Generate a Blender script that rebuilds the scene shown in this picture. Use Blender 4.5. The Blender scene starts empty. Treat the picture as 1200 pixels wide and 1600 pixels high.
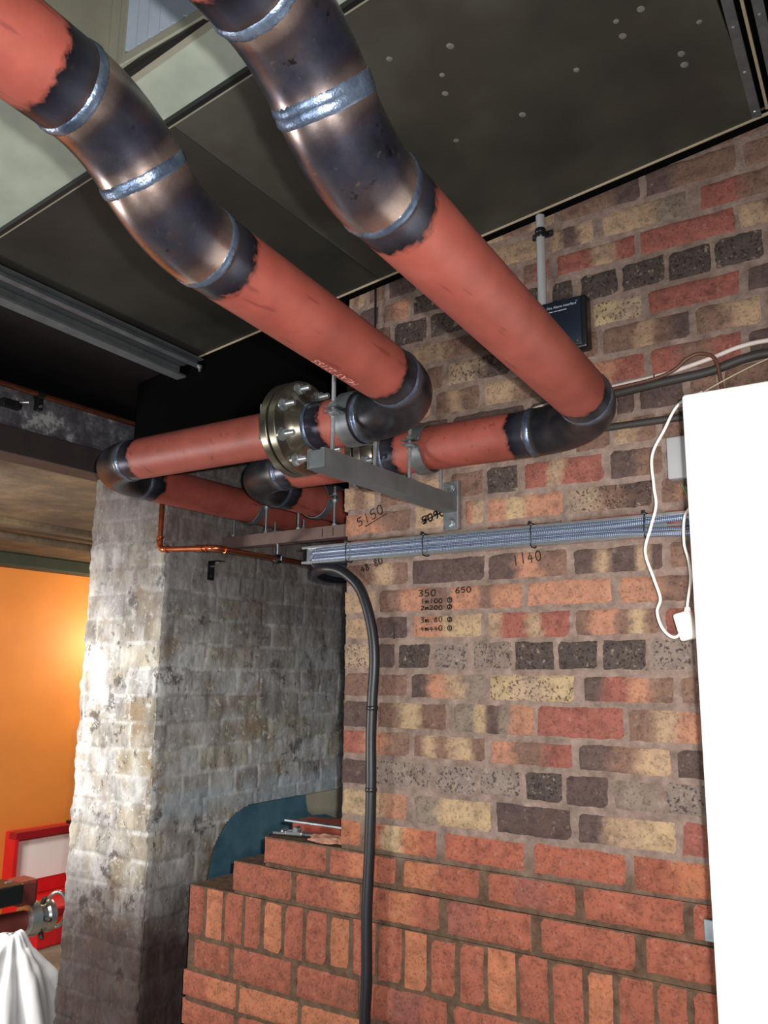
import bpy, bmesh, math, random
from mathutils import Vector, Matrix, noise
random.seed(7)
C = bpy.context.scene.collection
S = bpy.context.scene
R = math.radians

# ---------------------------------------------------------------- camera
EYE = 1.55
YAW, PITCH, ROLL = R(34.09), R(10.918), R(0.669)
fwd = Vector((-math.sin(YAW)*math.cos(PITCH), math.cos(YAW)*math.cos(PITCH), math.sin(PITCH)))
rgt = Vector((math.cos(YAW), math.sin(YAW), 0)); upv = rgt.cross(fwd)
r2 = math.cos(ROLL)*rgt + math.sin(ROLL)*upv; u2 = -math.sin(ROLL)*rgt + math.cos(ROLL)*upv
cd = bpy.data.cameras.new('camera'); cam = bpy.data.objects.new('camera', cd); C.objects.link(cam)
cam.matrix_world = Matrix(((r2.x, u2.x, -fwd.x, 0), (r2.y, u2.y, -fwd.y, 0), (r2.z, u2.z, -fwd.z, EYE), (0, 0, 0, 1)))
cd.sensor_fit = 'HORIZONTAL'; cd.sensor_width = 36; cd.lens = 36*1314/1200; cd.clip_start = .02
S.camera = cam
# ---------------------------------------------------------------- world, lights, exposure
w = bpy.data.worlds.new('world'); S.world = w; w.use_nodes = True
w.node_tree.nodes['Background'].inputs[0].default_value = (.62, .72, .9, 1)
w.node_tree.nodes['Background'].inputs[1].default_value = .10
def light(name, kind, loc, aim, power, size, col=(1, 1, 1), **kw):
    l = bpy.data.lights.new(name, kind); o = bpy.data.objects.new(name, l); C.objects.link(o)
    l.energy = power; l.color = col; o.location = loc
    if kind == 'AREA': l.size = size
    else: l.shadow_soft_size = size
    for k, v in kw.items(): setattr(l, k, v)
    o.rotation_euler = (Vector(aim)-Vector(loc)).to_track_quat('-Z', 'Y').to_euler(); return o
light('phone_flash', 'SPOT', (.035, .02, 1.58), (-.95, 1.3, 1.9), 105, .010, (1, .98, .95), spot_size=R(125), spot_blend=1)
light('wall_fill_spot', 'SPOT', (.06, -.02, 1.50), (-.70, 1.9, 1.42), 70, .03, (1, .97, .93), spot_size=R(66), spot_blend=1)  # added narrow spot beside the camera, brightens only the middle of the bricks
light('pipe_fill_light', 'AREA', (-.95, -.75, .75), (-.75, .65, 2.3), 20, .7, (.9, .95, 1))  # added fill from below for the near pipes and pale ceiling
light('work_lamp', 'POINT', (-4.55, 3.95, 1.75), (-4.5, 3, 1), 26, .12, (1, .82, .5))
light('far_room_fill', 'AREA', (-3.2, 1.2, 1.95), (-4.6, 3.3, .4), 40, .5, (1, .93, .85))  # unseen light added to brighten the red chest and its white sheet
light('pier_side_fill', 'AREA', (-3.1, .2, 1.25), (-2.4, 1.9, 1.25), 32, .3, (1, .98, .95))  # unseen lamp added at the left to brighten the pier front
S.view_settings.view_transform = 'Standard'; S.view_settings.look = 'None'
S.view_settings.gamma = 1; S.view_settings.use_curve_mapping = False; S.view_settings.exposure = 0.16

# ---------------------------------------------------------------- helpers
def lin(c):
    return tuple(((v/255)/12.92 if v <= 10 else (((v/255)+.055)/1.055)**2.4) for v in c)
def rgb(*c): return (*lin(c), 1)
class NT:
    def __init__(s, name):
        s.m = bpy.data.materials.new(name); s.m.use_nodes = True; s.t = s.m.node_tree; s.b = s.t.nodes['Principled BSDF']
    def n(s, kind, **kw):
        nd = s.t.nodes.new(kind)
        for k, v in kw.items():
            if k.startswith('i_'):
                key = k[2:]; key = int(key) if key.isdigit() else key.replace('_', ' ')
                if hasattr(v, 'is_linked') or isinstance(v, bpy.types.NodeSocket): s.t.links.new(v, nd.inputs[key])
                else: nd.inputs[key].default_value = v
            else: setattr(nd, k, v)
        return nd
    def link(s, a, b): s.t.links.new(a, b)
    def noise(s, scale, detail=4, rough=.6, vec=None):
        nd = s.n('ShaderNodeTexNoise'); nd.inputs['Scale'].default_value = scale; nd.inputs['Detail'].default_value = detail
        nd.inputs['Roughness'].default_value = rough; s.link(vec or s.co(), nd.inputs['Vector']); return nd.outputs['Fac']
    def co(s):
        if not hasattr(s, '_co'): s._co = s.n('ShaderNodeNewGeometry').outputs['Position']
        return s._co
    def ramp(s, fac, stops, interp='LINEAR'):
        nd = s.n('ShaderNodeValToRGB'); nd.color_ramp.interpolation = interp; e = nd.color_ramp.elements
        while len(e) < len(stops): e.new(.5)
        for k, (p, c) in enumerate(stops): e[k].position = p; e[k].color = c
        s.link(fac, nd.inputs[0]); return nd.outputs[0]
    def mix(s, fac, a, b, mode='MIX'):
        nd = s.n('ShaderNodeMix', data_type='RGBA', blend_type=mode)
        for v, i in ((fac, 0), (a, 6), (b, 7)):
            if isinstance(v, bpy.types.NodeSocket): s.link(v, nd.inputs[i])
            else: nd.inputs[i].default_value = v
        return nd.outputs[2]
    def math(s, op, a, b=0.0, c=0.0, clamp=False):
        nd = s.n('ShaderNodeMath', operation=op, use_clamp=clamp)
        for v, i in ((a, 0), (b, 1), (c, 2)):
            if isinstance(v, bpy.types.NodeSocket): s.link(v, nd.inputs[i])
            else: nd.inputs[i].default_value = v
        return nd.outputs[0]
    def bump(s, h, strength=.3, dist=.002):
        nd = s.n('ShaderNodeBump'); nd.inputs['Strength'].default_value = strength; nd.inputs['Distance'].default_value = dist
        s.link(h, nd.inputs['Height']); s.link(nd.outputs[0], s.b.inputs['Normal'])
    def attr(s, name, out='Fac'): return s.n('ShaderNodeAttribute', attribute_name=name).outputs[out]
    def set(s, col=None, rough=.5, metal=0.0, spec=None):
        if col is not None:
            if isinstance(col, bpy.types.NodeSocket): s.link(col, s.b.inputs['Base Color'])
            else: s.b.inputs['Base Color'].default_value = col
        if isinstance(rough, bpy.types.NodeSocket): s.link(rough, s.b.inputs['Roughness'])
        else: s.b.inputs['Roughness'].default_value = rough
        if isinstance(metal, bpy.types.NodeSocket): s.link(metal, s.b.inputs['Metallic'])
        else: s.b.inputs['Metallic'].default_value = metal
        if spec is not None: s.b.inputs['Specular IOR Level'].default_value = spec
        return s.m
BW = [(0, (0, 0, 0, 1)), (1, (1, 1, 1, 1))]
def step(n, fac, lo, hi): return n.ramp(fac, [(lo, (0, 0, 0, 1)), (hi, (1, 1, 1, 1))])
def mottled(name, c, var=.2, scale=14, rough=.6, metal=0.0, bump=.15, spec=None):
    n = NT(name); f = n.noise(scale, 6)
    lo = tuple(v*(1-var) for v in c[:3])+(1,); hi = tuple(min(1, v*(1+var)) for v in c[:3])+(1,)
    col = n.ramp(f, [(.3, lo), (.7, hi)])
    if bump: n.bump(n.noise(scale*8, 3), bump, .001)
    return n.set(col, rough, metal, spec)

def brick_mat():
    n = NT('brick'); base = n.attr('tone', 'Color'); spk = n.attr('pit')
    a = n.noise(38, 6, .65); b = n.noise(190, 3, .7); c = n.noise(9, 4)
    col = n.mix(1, base, n.ramp(a, [(.25, (.55, .55, .57, 1)), (.5, (1, 1, 1, 1)), (.75, (1.25, 1.22, 1.15, 1))]), 'MULTIPLY')
    pits = n.math('MULTIPLY', step(n, n.noise(150, 4, .6), .56, .62), n.math('MULTIPLY_ADD', spk, .62, .2))
    col = n.mix(pits, col, rgb(34, 24, 24))
    lime = n.math('MULTIPLY', step(n, n.noise(60, 5, .7), .58, .68), n.math('MULTIPLY_ADD', spk, .45, .12))
    col = n.mix(lime, col, rgb(176, 160, 138))
    col = n.mix(n.math('MULTIPLY', step(n, c, .55, .75), .4), col, rgb(92, 66, 58))
    n.bump(n.math('SUBTRACT', n.math('ADD', a, n.math('MULTIPLY', b, .5)), n.math('MULTIPLY', pits, .6)), .6, .004)
    return n.set(col, .88, 0, .25)
def mortar_mat():
    n = NT('mortar'); z = n.n('ShaderNodeSeparateXYZ', i_0=n.co()).outputs[2]
    zz = n.math('ADD', z, n.math('MULTIPLY', n.noise(6), .12))
    old = n.ramp(n.noise(30, 6, .7), [(.3, rgb(100, 84, 76)), (.6, rgb(140, 120, 110)), (.8, rgb(164, 146, 134))])
    new = n.ramp(n.noise(30, 6, .7), [(.3, rgb(70, 52, 42)), (.7, rgb(112, 90, 72))])
    mr = n.n('ShaderNodeMapRange', i_0=zz, i_1=1.14, i_2=1.22).outputs[0]
    n.bump(n.noise(140, 4, .7), .7, .004)
    return n.set(n.mix(mr, new, old), .95, 0, .2)
def limewash_mat():
    n = NT('limewashed_brick'); t = n.attr('tone', 'Color')
    sep = n.n('ShaderNodeSeparateXYZ', i_0=n.co()); z = sep.outputs[2]
    st = n.n('ShaderNodeMapping'); n.link(n.co(), st.inputs[0]); st.inputs['Scale'].default_value = (1, 1, .45)
    a = n.noise(16, 8, .7, st.outputs[0]); b = n.noise(48, 5, .7, st.outputs[0]); g = n.noise(9, 7, .7)
    col = n.mix(1, t, n.ramp(a, [(.32, (.5, .48, .46, 1)), (.5, (1, 1, 1, 1)), (.66, (1.45, 1.45, 1.43, 1))]), 'MULTIPLY')
    col = n.mix(n.math('MULTIPLY', step(n, n.noise(6.5, 6, .65), .55, .62), .6), col, rgb(142, 118, 86))
    col = n.mix(n.math('MULTIPLY', step(n, g, .58, .63), .75), col, rgb(74, 66, 66))
    col = n.mix(n.math('MULTIPLY', step(n, b, .61, .66), .75), col, rgb(64, 52, 48))
    col = n.mix(n.math('MULTIPLY', step(n, n.noise(26, 7, .78), .555, .6), .8), col, rgb(206, 208, 206))
    # darker grey mixed in upward and to the back
    yy = n.math('MULTIPLY_ADD', sep.outputs[1], .55, n.math('MULTIPLY_ADD', g, .7, z))
    col = n.mix(n.math('MULTIPLY', n.n('ShaderNodeMapRange', i_0=yy, i_1=3.05, i_2=3.55).outputs[0], .6), col, n.ramp(a, [(.35, rgb(58, 52, 54)), (.7, rgb(112, 106, 104))]))
    wl = n.n('ShaderNodeMapRange', i_0=n.math('ABSOLUTE', n.math('SUBTRACT', z, 1.12)), i_1=.06, i_2=.03).outputs[0]
    col = n.mix(n.math('MULTIPLY', n.math('MULTIPLY', n.math('MULTIPLY', wl, n.math('GREATER_THAN', sep.outputs[1], 1.97)), step(n, g, .38, .5)), .55), col, rgb(176, 190, 198))
    # tar-brown stain rising from the floor, ragged upper edge
    zz = n.math('ADD', z, n.math('MULTIPLY', n.noise(4.5, 6, .65), -.42))
    lo = n.n('ShaderNodeMapRange', i_0=zz, i_1=.84, i_2=.50).outputs[0]
    col = n.mix(n.math('MULTIPLY', lo, .93), col, n.ramp(b, [(.3, rgb(34, 24, 26)), (.7, rgb(64, 46, 42))]))
    # pipe shadow painted in high up, with some darker brick tone
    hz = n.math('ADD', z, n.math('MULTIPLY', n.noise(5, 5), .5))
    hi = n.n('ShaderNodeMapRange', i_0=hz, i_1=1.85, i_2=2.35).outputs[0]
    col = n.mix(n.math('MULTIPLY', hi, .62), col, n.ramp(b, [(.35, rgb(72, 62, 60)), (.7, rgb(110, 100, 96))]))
    n.bump(n.math('ADD', a, n.math('MULTIPLY', b, .6)), .55, .006)
    return n.set(col, .9, 0, .25)
def pipe_mats():
    n = NT('red_oxide_pipe'); s = n.attr('weld')
    red = n.ramp(n.noise(11, 6, .6), [(.3, rgb(126, 60, 50)), (.55, rgb(144, 70, 58)), (.8, rgb(156, 82, 70))])
    st = n.n('ShaderNodeMapping'); n.link(n.co(), st.inputs[0]); st.inputs['Scale'].default_value = (1, .12, 1)
    red = n.mix(n.math('MULTIPLY', step(n, n.noise(55, 2, .5, st.outputs[0]), .66, .7), .5), red, rgb(96, 40, 38))
    burnt = n.ramp(n.noise(28, 6, .7), [(.3, rgb(16, 16, 22)), (.6, rgb(42, 40, 46)), (.78, rgb(104, 84, 66))])
    tint = n.ramp(s, [(0, rgb(120, 92, 74)), (.02, rgb(88, 92, 110)), (.05, rgb(30, 28, 34))])
    burnt = n.mix(.45, burnt, tint)
    e = n.math('ADD', s, n.math('MULTIPLY', n.noise(34, 5, .65), .05))
    k = step(n, e, .0715, .073)
    scorch = n.ramp(e, [(.073, (.35, .3, .3, 1)), (.082, (1, 1, 1, 1))])
    col = n.mix(k, burnt, n.mix(1, red, scorch, 'MULTIPLY'))
    n.bump(n.math('ADD', n.noise(120, 3), n.math('MULTIPLY', k, .6)), .25, .001)
    rd = n.set(col, n.math('MULTIPLY_ADD', k, .2, .34), n.math('MULTIPLY_ADD', k, -.75, .75))
    n = NT('burnt_steel_elbow'); s = n.attr('weld')
    a = n.noise(13, 7, .65); b = n.noise(40, 5, .7)
    dark = n.ramp(a, [(.3, rgb(36, 34, 42)), (.5, rgb(72, 74, 92)), (.68, rgb(104, 88, 88))])
    dark = n.mix(step(n, b, .6, .66), dark, rgb(28, 25, 28))
    dark = n.mix(n.math('MULTIPLY', step(n, n.noise(70, 4, .7), .64, .68), .6), dark, rgb(150, 128, 104))
    sj = n.math('ADD', s, n.math('MULTIPLY_ADD', n.noise(16, 5), .03, -.015))
    tint = n.ramp(sj, [(0, rgb(186, 156, 138)), (.018, rgb(150, 130, 122)), (.032, rgb(92, 76, 80)), (.05, rgb(74, 74, 92))])
    k = n.ramp(sj, [(.025, (1, 1, 1, 1)), (.055, (0, 0, 0, 1))])
    col = n.mix(n.math('MULTIPLY', k, .85), dark, tint)
    n.bump(b, .15, .001)
    n.b.inputs['Coat Weight'].default_value = 1; n.b.inputs['Coat Roughness'].default_value = .3
    el = n.set(col, n.math('MULTIPLY_ADD', b, .3, .12), .85)
    n = NT('black_scaled_elbow'); s = n.attr('weld'); b = n.noise(40, 5, .7)
    dark = n.ramp(n.noise(15, 7, .65), [(.32, rgb(20, 20, 24)), (.55, rgb(34, 35, 42)), (.75, rgb(58, 52, 50))])
    col = n.mix(n.math('MULTIPLY', n.ramp(n.math('ADD', s, n.math('MULTIPLY_ADD', b, .02, -.01)), [(.008, (1, 1, 1, 1)), (.022, (0, 0, 0, 1))]), .6), dark, rgb(92, 82, 82))
    n.bump(b, .2, .001); bl = n.set(col, n.math('MULTIPLY_ADD', b, .3, .24), .35)
    return rd, el, bl
M = {}
M['brick'] = brick_mat(); M['mortar'] = mortar_mat(); M['lime'] = limewash_mat()
M['pipe'], M['elbow'], M['elbowblack'] = pipe_mats()
n = NT('weld_bead'); n.bump(n.noise(260, 2), .6, .001); M['weld'] = n.set(n.ramp(n.noise(30), [(.3, rgb(66, 78, 100)), (.7, rgb(124, 140, 162))]), .34, .75)
M['flange'] = mottled('machined_flange_steel', rgb(132, 126, 112), .2, 20, .24, .9, .05)
M['zinc'] = mottled('bright_zinc', rgb(196, 202, 206), .12, 60, .28, .9, .1)
M['galv'] = mottled('galvanised_steel', rgb(130, 136, 140), .25, 22, .42, .75, .15)
M['strutgrey'] = mottled('dull_grey_strut', rgb(106, 110, 112), .18, 16, .5, .45, .1)
M['dullsteel'] = mottled('dull_brown_strut', rgb(104, 84, 78), .2, 16, .55, .3, .1)
M['copper'] = mottled('copper', rgb(196, 112, 76), .25, 25, .3, .9, .05)
M['browncopper'] = mottled('tarnished_copper', rgb(120, 70, 50), .25, 25, .4, .7, .05)
M['blackplastic'] = mottled('black_plastic', rgb(22, 23, 26), .1, 30, .35, 0, .05)
M['rubber'] = mottled('black_cable_sheath', rgb(24, 26, 32), .15, 18, .42, 0, .1)
M['darkpipe'] = mottled('dark_grey_conduit', rgb(52, 48, 46), .2, 20, .6, 0, .15)
M['greyplastic'] = mottled('grey_conduit_plastic', rgb(158, 158, 160), .05, 10, .4, 0, .03)
M['white'] = mottled('white_enamel', rgb(250, 250, 244), .01, 4, .4, 0, 0)
M['whitecable'] = mottled('white_cable_sheath', rgb(240, 236, 226), .04, 20, .4, 0, 0)
M['pinkcable'] = mottled('dusty_white_conduit', rgb(206, 190, 182), .08, 20, .5, 0, .1)
M['brownwire'] = mottled('brown_wire_sheath', rgb(92, 58, 46), .1, 20, .5, 0, 0)
M['cream'] = mottled('cream_strip', rgb(176, 160, 134), .1, 12, .6, 0, .1)
M['green'] = mottled('green_seal', rgb(118, 150, 112), .1, 12, .5, 0, 0)
M['ink'] = NT('marker_ink').set(rgb(18, 14, 16), .6)
M['ptext'] = NT('pale_stencil_ink').set(rgb(214, 150, 136), .7)
M['btext'] = NT('pale_print').set(rgb(196, 200, 206), .6)
M['box'] = mottled('dark_blue_box', rgb(20, 30, 44), .1, 12, .38, 0, .05)
M['orange'] = mottled('orange_wall', rgb(222, 136, 62), .07, 3, .55, 0, .1)
M['red'] = mottled('red_enamel', rgb(214, 30, 36), .1, 8, .35, 0, .05)
M['reddark'] = mottled('dark_red_enamel', rgb(150, 20, 30), .1, 8, .4, 0, .05)
M['label'] = mottled('white_paper_label', rgb(252, 250, 246), .02, 8, .6, 0, 0)
M['sheet'] = mottled('white_dust_sheet', rgb(226, 228, 232), .05, 6, .55, 0, .1)
M['rustbar'] = mottled('red_brown_bar', rgb(128, 62, 56), .2, 14, .45, .2, .1)
M['greenbeam'] = mottled('dark_green_beam', rgb(48, 54, 44), .2, 8, .7, 0, .2)
M['spot'] = mottled('filler_dab', rgb(112, 110, 102), .3, 60, .8, 0, .2)
M['grille'] = mottled('grey_louvre', rgb(178, 190, 204), .08, 12, .35, .2, .05)
M['loose'] = mottled('loose_red_brick', rgb(140, 64, 48), .2, 20, .9, 0, .5)
M['paleblock'] = mottled('pale_mortar', rgb(176, 128, 108), .15, 30, .95, 0, .6)
n = NT('concrete_floor'); n.bump(n.noise(60, 5), .4, .004); M['floor'] = n.set(n.ramp(n.noise(3, 8, .65), [(.3, rgb(110, 102, 90)), (.7, rgb(158, 150, 134))]), .9)
n = NT('brown_concrete_soffit'); n.bump(n.noise(20, 6), .5, .01); M['soffit'] = n.set(n.ramp(n.noise(4, 8, .65), [(.3, rgb(58, 48, 38)), (.5, rgb(84, 70, 54)), (.72, rgb(116, 98, 74))]), .9)
n = NT('dark_ceiling_sheet'); f = n.noise(2.2, 5, .55)
M['ceil'] = n.set(n.ramp(f, [(.3, rgb(44, 44, 39)), (.5, rgb(60, 58, 51)), (.7, rgb(80, 80, 73))]), .5, 0, .4)
n = NT('dimmed_ceiling_sheet'); M['ceilmid'] = n.set(n.ramp(n.noise(2.4, 5), [(.3, rgb(36, 35, 32)), (.7, rgb(58, 56, 50))]), .55, 0, .3)  # darker copy of the ceiling sheet, dimmer light at the left painted in
n = NT('shaded_ceiling_sheet'); M['ceilblack'] = n.set(n.ramp(n.noise(3, 6), [(.35, rgb(14, 12, 12)), (.7, rgb(32, 24, 24))]), .7, 0, .2)  # darkest sheet copy, light falling off at far left put into the colour
M['void'] = NT('painted_darkness').set(rgb(6, 5, 5), .95, 0, .05)  # near-black colour standing in for darkness in gaps, bulkhead and passage
n = NT('pale_green_ceiling_sheet'); n.bump(n.noise(30, 4), .1, .002); M['ceilpale'] = n.set(n.ramp(n.noise(5, 6), [(.3, rgb(146, 156, 142)), (.7, rgb(180, 188, 174))]), .5)
M['casing'] = mottled('grey_light_casing', rgb(150, 148, 132), .12, 7, .45, .1, .05)
n = NT('patchy_painted_steel_beam'); z = n.noise(14, 7, .7); M['beamface'] = n.set(n.ramp(z, [(.42, rgb(66, 64, 68)), (.55, rgb(98, 96, 102)), (.62, rgb(160, 158, 154))]), .7)
M['beamdark'] = mottled('dark_brown_steel_beam', rgb(50, 40, 40), .25, 10, .75, 0, .3)
n = NT('blue_painted_recess'); f = n.noise(7, 6)
sp = n.n('ShaderNodeSeparateXYZ', i_0=n.co())
M['blue'] = n.set(n.ramp(f, [(.3, rgb(70, 112, 132)), (.6, rgb(98, 142, 158)), (.8, rgb(128, 166, 178))]), .7)
M['creamwall'] = mottled('cream_painted_recess', rgb(206, 198, 174), .12, 8, .8, 0, .2)
n = NT('braided_steel_cable'); br = n.n('ShaderNodeTexChecker'); uvn = n.n('ShaderNodeUVMap'); mp = n.n('ShaderNodeMapping'); n.link(uvn.outputs[0], mp.inputs[0])
mp.inputs['Scale'].default_value = (1, 1, 1); mp.inputs['Rotation'].default_value = (0, 0, R(45)); n.link(mp.outputs[0], br.inputs[0]); br.inputs['Scale'].default_value = 1.0
br.inputs[1].default_value = rgb(70, 80, 104); br.inputs[2].default_value = rgb(176, 190, 214)
n.bump(br.outputs[1], .6, .001); M['braid'] = n.set(br.outputs[0], .35, .55)

def link_mesh(name, me, mat, parent=None):
    o = bpy.data.objects.new(name, me); C.objects.link(o)
    if mat is not None and not me.materials: me.materials.append(M[mat] if isinstance(mat, str) else mat)
    if parent is not None: o.parent = parent
    return o
def pydata(name, v, f, mat, parent=None, smooth=False):
    me = bpy.data.meshes.new(name); me.from_pydata([tuple(p) for p in v], [], f); me.update()
    if smooth: me.polygons.foreach_set('use_smooth', [True]*len(me.polygons))
    return link_mesh(name, me, mat, parent)
def bmobj(name, bm, mat, parent=None, smooth=False):
    bmesh.ops.recalc_face_normals(bm, faces=bm.faces)
    me = bpy.data.meshes.new(name); bm.to_mesh(me); bm.free()
    if smooth:
        me.polygons.foreach_set('use_smooth', [True]*len(me.polygons)); me.set_sharp_from_angle(angle=R(38))
    return link_mesh(name, me, mat, parent)
def tag(o, label=None, cat=None, group=None, kind=None):
    if label: o['label'] = label
    if cat: o['category'] = cat
    if group: o['group'] = group
    if kind: o['kind'] = kind
    return o
def thing(name, loc, label, cat, group=None, rz=0):
    o = bpy.data.objects.new(name, None); C.objects.link(o); o.location = loc; o.rotation_euler = (0, 0, rz)
    o.empty_display_size = .05; return tag(o, label, cat, group)
def box_bm(x0, x1, y0, y1, z0, z1, bev=0.0, seg=2, bm=None):
    b = bmesh.new(); bmesh.ops.create_cube(b, size=1)
    for v in b.verts: v.co = Vector(((x0+x1)/2+v.co.x*(x1-x0), (y0+y1)/2+v.co.y*(y1-y0), (z0+z1)/2+v.co.z*(z1-z0)))
    if bev: bmesh.ops.bevel(b, geom=list(b.edges), offset=bev, segments=seg, affect='EDGES', profile=.5)
    if bm is None: return b
    me = bpy.data.meshes.new('tmp'); b.to_mesh(me); b.free(); bm.from_mesh(me); bpy.data.meshes.remove(me); return bm
def box(name, x0, x1, y0, y1, z0, z1, mat, parent=None, bev=.001):
    return bmobj(name, box_bm(x0, x1, y0, y1, z0, z1, bev), mat, parent)
def struct(o): o['kind'] = 'structure'; return o
def frames(pts):
    T = []
    for i in range(len(pts)):
        a = pts[max(0, i-1)]; b = pts[min(len(pts)-1, i+1)]; T.append((b-a).normalized())
    n = Vector((0, 0, 1)) if abs(T[0].z) < .9 else Vector((1, 0, 0))
    n = (n-T[0]*n.dot(T[0])).normalized(); out = []
    for i, t in enumerate(T):
        if i: n = (n-t*n.dot(t)).normalized()
        out.append((t, n, t.cross(n)))
    return out
def tube(name, pts, r, mat, parent=None, seg=24, weld=None, caps=True, fr=None, uvs=False, lobes=None):
    pts = [Vector(p) for p in pts]; fr = fr or frames(pts); v = []; f = []; N = len(pts)
    rr = r if isinstance(r, (list, tuple)) else [r]*N
    for p, (t, n, b), q in zip(pts, fr, rr):
        for k in range(seg):
            a = 2*math.pi*k/seg; v.append(p+(n*math.cos(a)+b*math.sin(a))*q)
    for i in range(N-1):
        for k in range(seg):
            f.append((i*seg+k, i*seg+(k+1) % seg, (i+1)*seg+(k+1) % seg, (i+1)*seg+k))
    if caps: f.append(tuple(range(seg))[::-1]); f.append(tuple((N-1)*seg+k for k in range(seg)))
    me = bpy.data.meshes.new(name); me.from_pydata([tuple(p) for p in v], [], f)
    me.polygons.foreach_set('use_smooth', [len(p.vertices) == 4 for p in me.polygons])
    if weld:
        at = me.attributes.new('weld', 'FLOAT', 'POINT'); at.data.foreach_set('value', [x for x in weld for _ in range(seg)])
    if uvs:
        uv = me.uv_layers.new(name='UVMap'); L = [0]
        for i in range(1, N): L.append(L[-1]+(pts[i]-pts[i-1]).length)
        for p in me.polygons:
            for li in p.loop_indices:
                vi = me.loops[li].vertex_index; i, k = divmod(vi, seg)
                if k == 0 and any(me.loops[q].vertex_index % seg == seg-1 for q in p.loop_indices): k = seg
                uv.data[li].uv = (L[i]/.0032, k*2*math.pi*.008/seg/.0032)
    return link_mesh(name, me, mat, parent)
def spline(pts, n=10):
    P = [Vector(p) for p in pts]; P = [P[0]*2-P[1]]+P+[P[-1]*2-P[-2]]; out = []
    for i in range(1, len(P)-2):
        for k in range(n):
            t = k/n; a, b, c, d = P[i-1:i+3]
            out.append(.5*((2*b)+(c-a)*t+(2*a-5*b+4*c-d)*t*t+(3*b-a-3*c+d)*t**3))
    out.append(P[-2]); return out
def bend(corners, R_, n=14):
    """corner points -> centreline with an arc of radius R_ at each inner corner"""
    P = [Vector(c) for c in corners]; out = [P[0]]
    for i in range(1, len(P)-1):
        a = (P[i]-P[i-1]).normalized(); b = (P[i+1]-P[i]).normalized(); th = a.angle(b)
        if th < 1e-3: out.append(P[i]); continue
        tl = R_*math.tan(th/2); s = P[i]-a*tl; nrm = (b-a*a.dot(b)).normalized(); c = s+nrm*R_
        for k in range(n+1):
            q = th*k/n; out.append(c+(-nrm*math.cos(q)+a*math.sin(q))*R_)
    out.append(P[-1]); return out
def lathe(name, p0, axis, prof, mat, parent=None, seg=40):
    """prof: (distance along axis, radius)"""
    ax = Vector(axis).normalized(); pts = [Vector(p0)+ax*d for d, _ in prof]
    n = Vector((0, 0, 1)) if abs(ax.z) < .9 else Vector((1, 0, 0)); n = (n-ax*n.dot(ax)).normalized()
    o = tube(name, pts, [max(r, 1e-5) for _, r in prof], mat, parent, seg, fr=[(ax, n, ax.cross(n))]*len(pts))
    o.data.set_sharp_from_angle(angle=R(35)); return o
def hexnut(name, p, axis, r, h, mat, parent):
    ax = Vector(axis).normalized(); o = lathe(name, Vector(p)-ax*h/2, ax, [(0, r*.9), (h*.1, r), (h*.9, r), (h, r*.9)], mat, parent, 6)
    o.data.polygons.foreach_set('use_smooth', [False]*len(o.data.polygons)); return o
def threaded(name, p0, p1, r, mat, parent, pitch=.0022):
    p0, p1 = Vector(p0), Vector(p1); L = (p1-p0).length; n = int(L/pitch); ax = (p1-p0).normalized()
    prof = [(0, r*.7)]
    for i in range(n): prof += [(i*pitch+pitch*.25, r), (i*pitch+pitch*.75, r*.84)]
    prof.append((L, r*.7)); return lathe(name, p0, ax, prof, mat, parent, 10)
def copytree(o, parent=None):
    c = o.copy(); C.objects.link(c); c.parent = parent
    for ch in list(o.children): copytree(ch, c)
    return c

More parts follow.
